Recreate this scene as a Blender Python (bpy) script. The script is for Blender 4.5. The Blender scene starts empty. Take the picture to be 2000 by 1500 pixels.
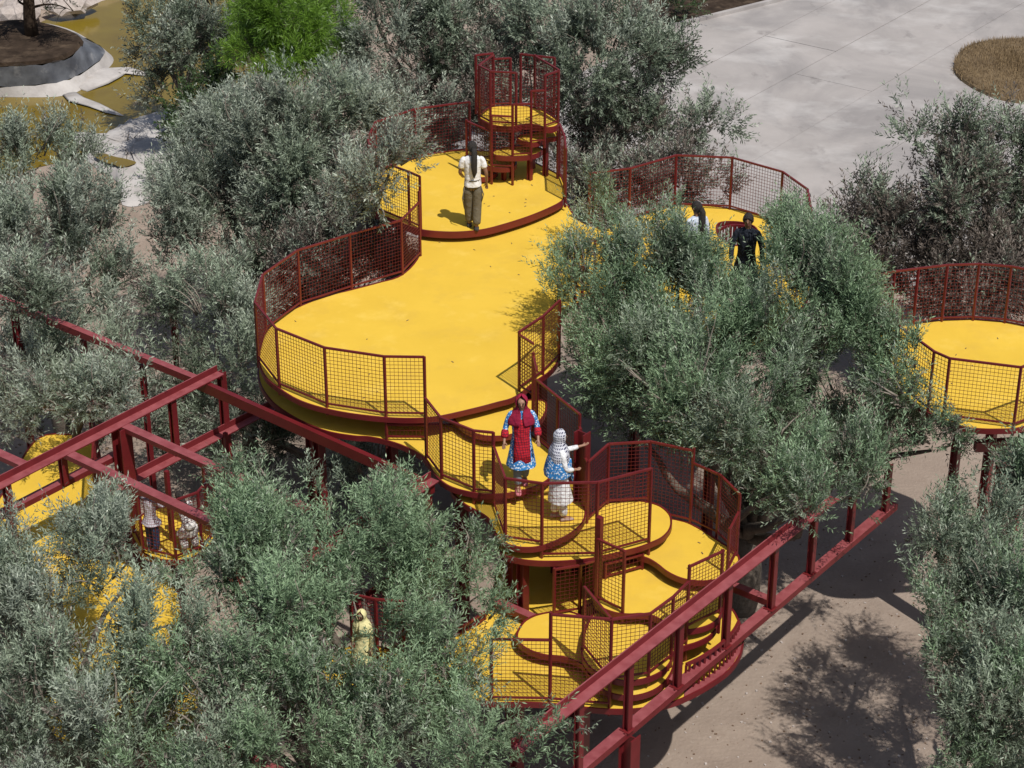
import bpy, bmesh, math, random
import numpy as np
from mathutils import Vector, Matrix
from mathutils.geometry import tessellate_polygon

random.seed(11)
RNG = np.random.default_rng(11)
S = bpy.context.scene
C = S.collection
R = math.radians

# ------------------------------------------------------------------ camera, sky, sun, exposure
PITCH, CAMH, FPX = R(28.0), 19.07, 4046.0
cam_d = bpy.data.cameras.new('camera'); cam = bpy.data.objects.new('camera', cam_d); C.objects.link(cam)
cam.location = (0, 0, CAMH); cam.rotation_euler = (R(90) - PITCH, 0, 0)
cam_d.sensor_width = 36.0; cam_d.lens = FPX / 2000 * 36; cam_d.clip_end = 2000
S.camera = cam

SUN_DIR = Vector((0.335, -0.475, 1.0)).normalized()      # towards the sun
SUN_EL = math.asin(SUN_DIR.z)
W = bpy.data.worlds.new('World'); S.world = W; W.use_nodes = True
nt = W.node_tree; nt.nodes.clear()
sky = nt.nodes.new('ShaderNodeTexSky'); sky.sky_type = 'NISHITA'; sky.sun_disc = False
sky.sun_elevation = SUN_EL; sky.sun_rotation = math.atan2(SUN_DIR.x, SUN_DIR.y)
sky.dust_density = 2.0
bg = nt.nodes.new('ShaderNodeBackground'); bg.inputs[1].default_value = 0.075
wo = nt.nodes.new('ShaderNodeOutputWorld')
nt.links.new(sky.outputs[0], bg.inputs[0]); nt.links.new(bg.outputs[0], wo.inputs[0])
sl = bpy.data.lights.new('sun', 'SUN'); sl.energy = 3.9; sl.angle = R(0.53); sl.color = (1.0, 0.955, 0.89)
so = bpy.data.objects.new('sun', sl); C.objects.link(so); so.location = (10, 0, 40)
so.rotation_euler = SUN_DIR.to_track_quat('Z', 'Y').to_euler()
S.view_settings.view_transform = 'Standard'; S.view_settings.look = 'None'
S.view_settings.exposure = 0.0; S.view_settings.gamma = 1.0; S.view_settings.use_curve_mapping = False

# ------------------------------------------------------------------ helpers
CP, SP = math.cos(PITCH), math.sin(PITCH)
def at(px, py, z):
    """point of the photograph (2000 px wide) at world height z"""
    dx = (px - 1000) / FPX; dv = -(py - 750) / FPX
    d = Vector((dx, CP + dv * SP, -SP + dv * CP))
    t = (z - CAMH) / d.z
    return Vector((d.x * t, d.y * t, z))
def project(P):
    """world (n,3) -> px"""
    x = P[:, 0]; y = P[:, 1]; z = P[:, 2] - CAMH
    dep = y * CP - z * SP; up = y * SP + z * CP
    return 1000 + FPX * x / dep, 750 - FPX * up / dep

WL = {}
def empty(name, loc=(0, 0, 0)):
    o = bpy.data.objects.new(name, None); C.objects.link(o); o.location = loc
    o.empty_display_size = 0.2
    WL[o.name] = Vector(loc); return o
def tag(o, label=None, cat=None, group=None, kind=None):
    if label: o['label'] = label
    if cat: o['category'] = cat
    if group: o['group'] = group
    if kind: o['kind'] = kind
    return o
def thing(name, label, cat, loc=(0, 0, 0), group=None):
    return tag(empty(name, loc), label, cat, group)
def mesh_obj(name, verts, faces, mat, parent=None, smooth=False, mats=None, fmat=None):
    off = WL[parent.name] if parent else Vector((0, 0, 0))
    me = bpy.data.meshes.new(name)
    me.from_pydata([(v[0] - off.x, v[1] - off.y, v[2] - off.z) for v in verts], [], faces)
    if mats:
        for m in mats: me.materials.append(m)
        if fmat: me.polygons.foreach_set('material_index', fmat)
    else: me.materials.append(mat)
    if smooth: me.polygons.foreach_set('use_smooth', [True] * len(me.polygons))
    o = bpy.data.objects.new(name, me); C.objects.link(o)
    if parent: o.parent = parent
    WL[o.name] = off
    return o

class MB:
    def __init__(s): s.v = []; s.f = []
    def add(s, vs, fs):
        b = len(s.v); s.v += [tuple(v) for v in vs]; s.f += [tuple(i + b for i in f) for f in fs]; return s
    def box(s, c, sx, sy, sz, rz=0):
        ca, sa = math.cos(rz), math.sin(rz); vs = []
        for k in (-1, 1):
            for i, j in ((-1, -1), (1, -1), (1, 1), (-1, 1)):
                x, y = i * sx / 2, j * sy / 2
                vs.append((c[0] + x * ca - y * sa, c[1] + x * sa + y * ca, c[2] + k * sz / 2))
        return s.add(vs, [(3, 2, 1, 0), (4, 5, 6, 7), (0, 1, 5, 4), (1, 2, 6, 5), (2, 3, 7, 6), (3, 0, 4, 7)])
    def bar(s, a, b, w, h=None, up=Vector((0, 0, 1)), caps=True):
        """box-section bar from a to b"""
        h = h or w; a = Vector(a); b = Vector(b); d = (b - a).normalized()
        x = d.cross(up)
        if x.length < 1e-4: x = Vector((1, 0, 0))
        x.normalize(); y = x.cross(d)
        vs = [p + x * i * w / 2 + y * j * h / 2 for p in (a, b) for i, j in ((-1, -1), (1, -1), (1, 1), (-1, 1))]
        fs = [(0, 1, 5, 4), (1, 2, 6, 5), (2, 3, 7, 6), (3, 0, 4, 7)]
        if caps: fs += [(3, 2, 1, 0), (4, 5, 6, 7)]
        return s.add(vs, fs)
    def extrude(s, a, b, prof, side):
        """profile [(s, z)] swept from a to b, s along side (horizontal), z up"""
        a = Vector(a); b = Vector(b); n = len(prof)
        vs = [p + side * q[0] + Vector((0, 0, q[1])) for p in (a, b) for q in prof]
        fs = [(i, (i + 1) % n, n + (i + 1) % n, n + i) for i in range(n)]
        fs += [tuple(range(n - 1, -1, -1)), tuple(range(n, 2 * n))]
        return s.add(vs, fs)
    def tube(s, pts, rad, n=8, cap=True, squash=1.0):
        pts = [Vector(p) for p in pts]; m = len(pts)
        if not hasattr(rad, '__len__'): rad = [rad] * m
        vs = []; ref = None
        for i, p in enumerate(pts):
            d = (pts[min(i + 1, m - 1)] - pts[max(i - 1, 0)]).normalized()
            if ref is None:
                ref = Vector((1, 0, 0)) if abs(d.x) < 0.8 else Vector((0, 1, 0))
            x = (ref - d * ref.dot(d)).normalized(); y = d.cross(x); ref = x
            for k in range(n):
                t = 2 * math.pi * k / n
                vs.append(p + x * math.cos(t) * rad[i] + y * math.sin(t) * rad[i] * squash)
        fs = [(i * n + k, i * n + (k + 1) % n, (i + 1) * n + (k + 1) % n, (i + 1) * n + k) for i in range(m - 1) for k in range(n)]
        if cap: fs += [tuple(range(n - 1, -1, -1)), tuple(range((m - 1) * n, m * n))]
        return s.add(vs, fs)
    def rings(s, rings, cap0=False, cap1=False):
        n = len(rings[0]); vs = [p for r in rings for p in r]; m = len(rings)
        fs = [(i * n + k, i * n + (k + 1) % n, (i + 1) * n + (k + 1) % n, (i + 1) * n + k) for i in range(m - 1) for k in range(n)]
        if cap0: fs.append(tuple(range(n - 1, -1, -1)))
        if cap1: fs.append(tuple(range((m - 1) * n, m * n)))
        return s.add(vs, fs)
    def ball(s, c, rx, ry=None, rz=None, n=10, m=7):
        ry = ry or rx; rz = rz or rx
        rs = []
        for i in range(1, m):
            a = math.pi * i / m - math.pi / 2
            rs.append([(c[0] + rx * math.cos(a) * math.cos(2 * math.pi * k / n), c[1] + ry * math.cos(a) * math.sin(2 * math.pi * k / n), c[2] + rz * math.sin(a)) for k in range(n)])
        return s.rings(rs, True, True)
    def build(s, name, mat, parent=None, smooth=False): return mesh_obj(name, s.v, s.f, mat, parent, smooth)

def spline(pts, n=6, closed=True):
    out = []; m = len(pts)
    rng = range(m) if closed else range(m - 1)
    for i in rng:
        if closed: p0, p1, p2, p3 = (pts[(i + k) % m] for k in (-1, 0, 1, 2))
        else: p0, p1, p2, p3 = pts[max(i - 1, 0)], pts[i], pts[i + 1], pts[min(i + 2, m - 1)]
        for k in range(n):
            t = k / n
            out.append(tuple(0.5 * (2 * b + (c - a) * t + (2 * a - 5 * b + 4 * c - d) * t * t + (3 * b - a - 3 * c + d) * t ** 3) for a, b, c, d in zip(p0, p1, p2, p3)))
    if not closed: out.append(tuple(pts[-1]))
    return out
def area2(p): return 0.5 * sum(p[i][0] * p[(i + 1) % len(p)][1] - p[(i + 1) % len(p)][0] * p[i][1] for i in range(len(p)))
def inpoly(px, py, poly):
    r = np.zeros(px.shape, bool); n = len(poly); j = n - 1
    for i in range(n):
        xi, yi = poly[i][0], poly[i][1]; xj, yj = poly[j][0], poly[j][1]
        if yi != yj: r ^= ((yi > py) != (yj > py)) & (px < (xj - xi) * (py - yi) / (yj - yi) + xi)
        j = i
    return r

# ------------------------------------------------------------------ materials
def mat(name, col, rough=0.6, noise=0.0, scale=3.0, col2=None, bump=0.0, bscale=60.0, spec=0.5, metal=0.0, detail=6, f0=0.35, f1=0.65):
    m = bpy.data.materials.new(name); m.use_nodes = True
    t = m.node_tree; b = t.nodes['Principled BSDF']
    b.inputs['Base Color'].default_value = (*col, 1); b.inputs['Roughness'].default_value = rough
    b.inputs['Specular IOR Level'].default_value = spec; b.inputs['Metallic'].default_value = metal
    geo = t.nodes.new('ShaderNodeNewGeometry')
    if noise or col2:
        n = t.nodes.new('ShaderNodeTexNoise'); n.inputs['Scale'].default_value = scale; n.inputs['Detail'].default_value = detail
        n.inputs['Roughness'].default_value = 0.6
        t.links.new(geo.outputs['Position'], n.inputs['Vector'])
        r = t.nodes.new('ShaderNodeValToRGB'); e = r.color_ramp.elements
        c2 = col2 or tuple(c * (1 - noise) for c in col)
        e[0].position = f0; e[0].color = (*c2, 1); e[1].position = f1; e[1].color = (*col, 1)
        t.links.new(n.outputs['Fac'], r.inputs['Fac']); t.links.new(r.outputs['Color'], b.inputs['Base Color'])
    if bump:
        n2 = t.nodes.new('ShaderNodeTexNoise'); n2.inputs['Scale'].default_value = bscale; n2.inputs['Detail'].default_value = 4
        t.links.new(geo.outputs['Position'], n2.inputs['Vector'])
        bp = t.nodes.new('ShaderNodeBump'); bp.inputs['Strength'].default_value = bump; bp.inputs['Distance'].default_value = 0.02
        t.links.new(n2.outputs['Fac'], bp.inputs['Height']); t.links.new(bp.outputs['Normal'], b.inputs['Normal'])
    return m

def layer(m, col, scale, lo, hi, fac=1.0, detail=5, dist=0.0, vec_scale=None):
    """mix another colour over the base colour by a noise mask"""
    t = m.node_tree; b = t.nodes['Principled BSDF']; geo = t.nodes.new('ShaderNodeNewGeometry')
    n = t.nodes.new('ShaderNodeTexNoise'); n.inputs['Scale'].default_value = scale; n.inputs['Detail'].default_value = detail
    n.inputs['Distortion'].default_value = dist; n.inputs['Roughness'].default_value = 0.62
    if vec_scale:
        mp = t.nodes.new('ShaderNodeMapping'); mp.inputs['Scale'].default_value = vec_scale; mp.inputs['Rotation'].default_value = (0, 0, R(51))
        t.links.new(geo.outputs['Position'], mp.inputs['Vector']); t.links.new(mp.outputs['Vector'], n.inputs['Vector'])
    else: t.links.new(geo.outputs['Position'], n.inputs['Vector'])
    mr = t.nodes.new('ShaderNodeMapRange'); mr.inputs['From Min'].default_value = lo; mr.inputs['From Max'].default_value = hi
    mr.inputs['To Max'].default_value = fac
    t.links.new(n.outputs['Fac'], mr.inputs['Value'])
    mx = t.nodes.new('ShaderNodeMix'); mx.data_type = 'RGBA'
    t.links.new(mr.outputs['Result'], mx.inputs['Factor'])
    src = b.inputs['Base Color']
    if src.is_linked: t.links.new(src.links[0].from_socket, mx.inputs['A'])
    else: mx.inputs['A'].default_value = src.default_value
    mx.inputs['B'].default_value = (*col, 1)
    t.links.new(mx.outputs['Result'], src)
    return m

M_YEL = mat('yellow_rubber', (0.76, 0.50, 0.058), 0.85, col2=(0.70, 0.455, 0.05), scale=0.9, bump=0.25, bscale=140, spec=0.2)
layer(M_YEL, (0.58, 0.37, 0.07), 1.4, 0.52, 0.78, 0.5, detail=9)
layer(M_YEL, (0.84, 0.60, 0.13), 2.2, 0.54, 0.75, 0.5, detail=7)
layer(M_YEL, (0.20, 0.13, 0.04), 7.0, 0.76, 0.80, 0.7, detail=3)
M_RED = mat('red_steel', (0.155, 0.0135, 0.017), 0.42, col2=(0.12, 0.010, 0.013), scale=2.5, spec=0.5)
M_REDB = mat('dust_gloss_red_steel', (0.175, 0.018, 0.022), 0.5, col2=(0.13, 0.012, 0.015), scale=3.0, spec=0.5)
def dust_and_gloss(m, col):  # pink on upward faces: dust, plus sky gloss put into the colour
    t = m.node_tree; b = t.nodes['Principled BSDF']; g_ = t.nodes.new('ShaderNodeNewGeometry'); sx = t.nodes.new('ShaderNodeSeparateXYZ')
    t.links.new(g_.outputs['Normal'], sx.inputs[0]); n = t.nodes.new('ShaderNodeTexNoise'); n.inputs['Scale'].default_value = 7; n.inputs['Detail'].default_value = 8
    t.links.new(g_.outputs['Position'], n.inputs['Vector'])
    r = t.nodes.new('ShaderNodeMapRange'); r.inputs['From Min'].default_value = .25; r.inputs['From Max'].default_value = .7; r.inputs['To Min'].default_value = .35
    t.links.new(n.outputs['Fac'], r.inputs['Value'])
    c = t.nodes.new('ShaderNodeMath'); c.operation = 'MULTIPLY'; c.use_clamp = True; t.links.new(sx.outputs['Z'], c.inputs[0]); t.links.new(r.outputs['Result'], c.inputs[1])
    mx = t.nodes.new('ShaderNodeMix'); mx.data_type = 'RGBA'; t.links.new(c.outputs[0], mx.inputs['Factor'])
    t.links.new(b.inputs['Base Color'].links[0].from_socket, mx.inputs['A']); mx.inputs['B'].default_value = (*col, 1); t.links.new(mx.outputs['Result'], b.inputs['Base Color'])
dust_and_gloss(M_REDB, (0.32, 0.088, 0.095))
M_WIRE = mat('red_wire', (0.125, 0.011, 0.014), 0.45)
M_SOIL = mat('soil', (0.345, 0.278, 0.228), 0.95, col2=(0.275, 0.218, 0.178), scale=0.9, bump=0.8, bscale=16, spec=0.1)
layer(M_SOIL, (0.21, 0.155, 0.12), 2.6, 0.58, 0.75, 0.55, detail=9)
layer(M_SOIL, (0.46, 0.39, 0.34), 11.0, 0.60, 0.74, 0.5, detail=6)
layer(M_SOIL, (0.11, 0.075, 0.05), 22.0, 0.66, 0.74, 0.7, detail=4)
M_CONC = mat('concrete', (0.425, 0.395, 0.378), 0.9, col2=(0.34, 0.316, 0.303), scale=0.35, bump=0.15, bscale=30, spec=0.15, detail=10)
layer(M_CONC, (0.215, 0.205, 0.205), 0.22, 0.46, 0.62, 0.55, detail=9, dist=1.2, vec_scale=(1.0, 0.7, 1))
layer(M_CONC, (0.56, 0.54, 0.525), 0.45, 0.50, 0.68, 0.55, detail=10, vec_scale=(0.9, 1.2, 1))
layer(M_CONC, (0.19, 0.175, 0.17), 0.9, 0.60, 0.72, 0.6, detail=10, vec_scale=(1.3, .8, 1))
layer(M_CONC, (0.36, 0.33, 0.31), 5.0, 0.62, 0.8, 0.5, detail=8)
M_JOINT = mat('joint_fill', (0.38, 0.36, 0.345), 0.95, col2=(0.24, 0.22, 0.21), scale=1.2)
M_WATER = mat('pond_water', (0.215, 0.155, 0.018), 0.15, col2=(0.165, 0.112, 0.014), scale=0.5, bump=0.05, bscale=6, spec=0.35)
layer(M_WATER, (0.19, 0.14, 0.03), 3.0, 0.55, 0.75, 0.6)
M_LINER = mat('pond_liner', (0.52, 0.495, 0.475), 0.8, col2=(0.38, 0.355, 0.34), scale=1.6, bump=1.0, bscale=3.5, spec=0.3, detail=9)
layer(M_LINER, (0.36, 0.31, 0.25), 1.8, 0.58, 0.72, 0.6, detail=9, vec_scale=(0.5, 2.2, 1))
M_LINERD = mat('dark_pond_liner', (0.165, 0.18, 0.21), 0.45, col2=(0.06, 0.067, 0.085), scale=1.6, bump=0.5, bscale=4, spec=0.5, detail=9)
layer(M_LINERD, (0.40, 0.40, 0.41), 2.2, 0.56, 0.75, 0.7, detail=8)
M_EARTH = mat('dark_earth', (0.060, 0.042, 0.030), 0.95, col2=(0.03, 0.021, 0.015), scale=3, bump=1.0, bscale=10, spec=0.1)
layer(M_EARTH, (0.13, 0.095, 0.065), 2.5, .5, .7, .7, detail=9)
M_BARK = mat('olive_bark', (0.17, 0.145, 0.12), 0.9, col2=(0.10, 0.083, 0.068), scale=14, bump=0.6, bscale=40, spec=0.1)
M_TWIG = mat('grey_twig', (0.30, 0.265, 0.225), 0.9, col2=(0.20, 0.17, 0.14), scale=9, spec=0.1)
M_STONE = mat('pale_stone', (0.50, 0.44, 0.40), 0.9, col2=(0.36, 0.31, 0.28), scale=8, bump=0.3, bscale=20)

def leaf_mat(name, dark, light, trans=0.30, rough=0.42):
    m = bpy.data.materials.new(name); m.use_nodes = True
    t = m.node_tree; b = t.nodes['Principled BSDF']; out = t.nodes['Material Output']
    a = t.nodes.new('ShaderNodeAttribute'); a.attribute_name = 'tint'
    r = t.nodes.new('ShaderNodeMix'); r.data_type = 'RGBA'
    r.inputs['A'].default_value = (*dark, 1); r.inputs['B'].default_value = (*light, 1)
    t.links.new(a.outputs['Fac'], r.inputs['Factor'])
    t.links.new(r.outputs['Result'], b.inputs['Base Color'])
    b.inputs['Roughness'].default_value = rough; b.inputs['Specular IOR Level'].default_value = 0.5
    tr = t.nodes.new('ShaderNodeBsdfTranslucent'); t.links.new(r.outputs['Result'], tr.inputs['Color'])
    mx = t.nodes.new('ShaderNodeMixShader'); mx.inputs[0].default_value = trans
    t.links.new(b.outputs[0], mx.inputs[1]); t.links.new(tr.outputs[0], mx.inputs[2]); t.links.new(mx.outputs[0], out.inputs[0])
    return m
M_LEAF = leaf_mat('olive_leaf', (0.058, 0.082, 0.048), (0.45, 0.54, 0.40))
M_LEAFG = leaf_mat('green_olive_leaf', (0.050, 0.085, 0.042), (0.375, 0.53, 0.315))
M_LEAFS = leaf_mat('silver_olive_leaf', (0.078, 0.096, 0.068), (0.53, 0.60, 0.485))
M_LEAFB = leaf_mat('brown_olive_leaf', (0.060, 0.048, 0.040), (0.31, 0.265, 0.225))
M_LEAFP = leaf_mat('pine_needle', (0.060, 0.135, 0.014), (0.19, 0.34, 0.04), 0.25)
M_LEAFD = leaf_mat('dark_glossy_leaf', (0.022, 0.045, 0.014), (0.075, 0.125, 0.045), 0.15, 0.3)
M_DRY = leaf_mat('dry_grass', (0.15, 0.10, 0.05), (0.36, 0.26, 0.14), 0.2, 0.8)

# levels (metres above the soil)
U, M_, A_, B_, C_, D_, E_, F_, G_, H_, L_ = 4.5, 4.3, 4.1, 3.9, 3.7, 3.5, 3.3, 3.1, 2.9, 2.7, 2.5

# ------------------------------------------------------------------ ground, plaza, pond
def sheet(name, pts, z, m, parent=None):
    """flat polygon from world xy points"""
    p3 = [Vector((p[0], p[1], z)) for p in pts]
    tri = tessellate_polygon([p3])
    fs = []
    for a, b, c in tri:
        n = (p3[b] - p3[a]).cross(p3[c] - p3[a])
        fs.append((a, b, c) if n.z > 0 else (a, c, b))
    return mesh_obj(name, p3, fs, m, parent)
def pxs(lst, z): return [at(x, y, z) for x, y in lst]

g = sheet('ground', [(-400, -60), (400, -60), (400, 900), (-400, 900)], 0.0, M_SOIL); tag(g, kind='structure')

# concrete plaza built of slabs that run away to the upper right
pA = at(1696, 184, 0); pB = at(1977, 19, 0)
su = (pB - pA); su.z = 0; su.normalize(); sv = Vector((su.y, -su.x, 0))      # sv: to the right/near
def onpl(i, j): return pA + su * i + sv * j
plz = sheet('plaza', [onpl(-13, -7.1), onpl(70, -7.1), onpl(70, 40), onpl(0, 40), onpl(-9, 8), onpl(-12.5, 3)], 0.010, M_JOINT); tag(plz, kind='structure')
slab_rows = [(-7.1, -4.65), (-4.65, -2.35), (-2.35, 0.0), (0.0, 2.4), (2.4, 4.8), (4.8, 7.2), (7.2, 9.6), (9.6, 12.0)]
isl_c = at(2010, 143, 0)
for j, (a, b) in enumerate(slab_rows):
    i = -12.8 + max(0, a) * .7 - 1.7 * (j % 2) * (j < 3)
    while i < 40:
        ln = random.choice((8.5, 10.5, 13.0))
        q = [onpl(i + .008, a + .009), onpl(i + ln - .008, a + .009), onpl(i + ln - .008, b - .009), onpl(i + .008, b - .009)]
        dz = random.uniform(0, .010)
        vs = [(p.x, p.y, 0.012) for p in q] + [(p.x, p.y, 0.022 + dz) for p in q]
        mesh_obj('slab', vs, [(0, 1, 5, 4), (1, 2, 6, 5), (2, 3, 7, 6), (3, 0, 4, 7), (7, 6, 5, 4), (4, 5, 6, 7)][:4] + [(7, 6, 5, 4)], M_CONC, plz)
        i += ln
# dry grass island in the plaza
def outline_px(pts, z, n=6): return [Vector((p[0], p[1], z)) for p in spline([tuple(at(x, y, z)[:2]) for x, y in pts], n)]
isl_pts = outline_px([(1862, 135), (1874, 105), (1905, 88), (1960, 80), (2040, 78), (2120, 90), (2170, 130), (2130, 180), (2050, 205), (1985, 202), (1930, 188), (1880, 160)], 0.03)
isl = thing('planting_island', 'round bed of dry straw-coloured grass set in the concrete plaza', 'planting bed', (isl_c.x, isl_c.y, 0.02))
cx = sum(p.x for p in isl_pts) / len(isl_pts); cy = sum(p.y for p in isl_pts) / len(isl_pts)
rings = []
for k, (s_, z_) in enumerate(((1.0, 0.02), (0.985, 0.10), (0.9, 0.16), (0.6, 0.22), (0.25, 0.26))):
    rings.append([(cx + (p.x - cx) * s_, cy + (p.y - cy) * s_, z_) for p in isl_pts])
M_STRAW = mat('straw_bed', (0.21, 0.15, 0.08), 0.95, col2=(0.13, 0.09, 0.05), scale=3, bump=0.6, bscale=18)
MB().rings(rings, False, True).build('soil_mound', M_STRAW, isl)

def add_tint(me, vals):
    a = me.attributes.new('tint', 'FLOAT', 'POINT'); a.data.foreach_set('value', vals.astype(np.float32))
def blades(name, base, d, up_len, w, tint, mat_, parent):
    """triangular grass blades"""
    n = len(base); off = np.array(WL[parent.name])[None] if parent else 0
    side = np.stack([-d[:, 1], d[:, 0], np.zeros(n)], 1); side /= np.linalg.norm(side, axis=1)[:, None] + 1e-9
    tip = base + d * up_len[:, None]
    V = np.stack([base - side * w, base + side * w, tip], 1).reshape(-1, 3) - off
    me = bpy.data.meshes.new(name); me.vertices.add(3 * n); me.vertices.foreach_set('co', V.ravel().astype(np.float32))
    me.loops.add(3 * n); me.loops.foreach_set('vertex_index', np.arange(3 * n, dtype=np.int32))
    me.polygons.add(n); me.polygons.foreach_set('loop_start', np.arange(0, 3 * n, 3, dtype=np.int32))
    me.update(calc_edges=True); me.materials.append(mat_); add_tint(me, np.repeat(tint, 3))
    o = bpy.data.objects.new(name, me); C.objects.link(o); WL[o.name] = Vector((0, 0, 0))
    if parent: o.parent = parent; WL[o.name] = WL[parent.name]
    return o
n = 22000
rr = np.sqrt(RNG.random(n)) * 0.97; ii = RNG.integers(0, len(isl_pts), n)
ip = np.array([(p.x, p.y) for p in isl_pts])[ii]
bx = cx + (ip[:, 0] - cx) * rr + RNG.normal(0, .05, n); by = cy + (ip[:, 1] - cy) * rr + RNG.normal(0, .05, n)
bz = 0.05 + 0.2 * (1 - rr)
d = RNG.normal(0, .45, (n, 3)); d[:, 2] = 1; d /= np.linalg.norm(d, axis=1)[:, None]
gb = blades('dry_grass', np.stack([bx, by, bz], 1), d, RNG.uniform(.08, .22, n), .012, np.clip(RNG.normal(.5, .3, n), 0, 1), M_DRY, isl); tag(gb, kind='stuff')

# pond: water, pale liner, dark-lined island
wat = sheet('pond_water', pxs([(-120, 420), (60, 330), (190, 300), (250, 290), (330, 240), (440, 200), (520, 120), (480, 30), (420, -30), (300, -40), (180, 0), (40, 60), (-150, 120)], 0.012), 0.012, M_WATER); tag(wat, kind='structure')
def bumpy(name, pts, z0, h, m, n=5, label=None):
    o = outline_px(pts, z0, n); cx_ = sum(p.x for p in o) / len(o); cy_ = sum(p.y for p in o) / len(o)
    rs = []
    for s_, hh in ((1, 0), (.93, .45), (.75, .8), (.45, 1.0), (.15, .9)):
        rs.append([(cx_ + (p.x - cx_) * s_ + random.uniform(-.03, .03), cy_ + (p.y - cy_) * s_, z0 + h * hh + (random.uniform(-.2, .2) * h if hh else 0)) for p in o])
    return MB().rings(rs, False, True).build(name, m, None, True)
lin = bumpy('pond_shore', [(170, 268), (200, 262), (235, 246), (262, 232), (300, 222), (345, 220), (360, 260), (345, 320), (300, 350), (290, 395), (240, 400), (225, 352), (190, 330), (160, 300), (140, 262)], 0.014, 0.16, M_LINER)
tag(lin, kind='structure')
pud = sheet('puddle', outline_px([(184, 304), (200, 299), (225, 306), (250, 311), (266, 318), (238, 327), (222, 321), (205, 317)], 0.20, 5), 0.20, M_WATER); tag(pud, kind='structure')
# spits of liner at the waterline
spit = thing('liner_spit', 'narrow pale fold of pond liner reaching into the ochre water', 'pond liner', at(140, 180, 0))
MB().tube([at(132, 180, .02), at(150, 194, .05), (at(185, 205, .05)), at(215, 218, .04), at(240, 226, .02)], [.20, .24, .18, .13, .04], 8, True, 0.15).build('fold', M_LINER, spit, True)
MB().tube([at(150, 172, .04), at(185, 155, .08), at(215, 142, .08), at(250, 137, .06), at(300, 149, .02)], [.40, .5, .45, .28, .05], 8, True, 0.14).build('ledge', M_LINER, spit, True)
ip_top = [(-160, 100), (-60, 60), (40, 45), (120, 60), (160, 78), (158, 92), (125, 116), (70, 126), (0, 130), (-80, 135), (-160, 140)]
ip_mid = [(-165, 100), (-60, 58), (40, 43), (125, 57), (180, 82), (205, 104), (165, 140), (110, 162), (0, 170), (-80, 172), (-165, 150)]
ip_bot = [(-172, 100), (-60, 56), (40, 41), (130, 55), (195, 92), (222, 118), (190, 150), (132, 186), (0, 190), (-80, 192), (-172, 165)]
o1 = outline_px(ip_top, 0.9, 5); o2 = outline_px(ip_mid, 0.30, 5); o3 = outline_px(ip_bot, 0.016, 5)
pisl = thing('pond_island', 'dark earth island in the pond with a grey lined bank', 'island', at(20, 110, 0))
MB().rings([[(p.x, p.y, .9) for p in o1], [(p.x * .97 + at(20, 90, .9).x * .03, p.y, 1.0) for p in o1]], False, True).build('earth_top', M_EARTH, pisl)
jj = lambda o, z, a: [(p.x, p.y, z + random.uniform(-a, a)) for p in o]
MB().rings([jj(o2, .30, .03), jj(o1, .9, .05)]).build('dark_bank', M_LINERD, pisl, True)
MB().rings([jj(o3, .016, 0), jj(o2, .30, .03)]).build('pale_bank', M_LINER, pisl, True)
bank = bumpy('far_bank', [(-120, 60), (0, 28), (60, 18), (150, 22), (200, 2), (260, -20), (150, -60), (-120, -40)], 0.016, 0.35, M_STONE); tag(bank, kind='structure')
# loose rocks on the far bank
def rock(c, r, name='rock'):
    me = bpy.data.meshes.new(name); bm = bmesh.new(); bmesh.ops.create_icosphere(bm, subdivisions=2, radius=1)
    for v in bm.verts:
        f = 1 + random.uniform(-.18, .18); v.co = Vector((v.co.x * r[0] * f, v.co.y * r[1] * f, max(v.co.z, -.4) * r[2] * f))
    bm.to_mesh(me); bm.free(); me.materials.append(M_STONE)
    o = bpy.data.objects.new(name, me); C.objects.link(o); o.location = c; o.rotation_euler[2] = random.uniform(0, 6); return o
for (x, y, s_, lb) in ((45, 18, .55, 'pale boulder beside the dead tree trunk'), (20, 30, .40, 'low pale boulder left of the dead tree'), (130, 14, .45, 'pale rock on the bank right of the dead tree'), (160, 6, .35, 'small pale rock farthest along the bank')):
    r_ = rock(at(x, y, .35), (s_ * 1.4, s_, s_ * .7)); tag(r_, lb, 'rock', 'rocks on the far pond bank')
# planting bed with kerb, top centre
bed = thing('planting_bed', 'dark planting bed with low concrete kerb at the plaza edge', 'planting bed', at(1290, 30, 0))
bp = pxs([(1240, 75), (1335, 48), (1440, 22), (1545, -4), (1600, -22), (1500, -70), (1240, -10)], 0.03)
sheet('bed_soil', bp, 0.05, M_EARTH, bed)
kb = MB()
for a, b in zip(bp[0:4], bp[1:5]): kb.bar((a.x, a.y, .07), (b.x, b.y, .07), .14, .12)
kb.build('kerb', M_CONC, bed)

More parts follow.
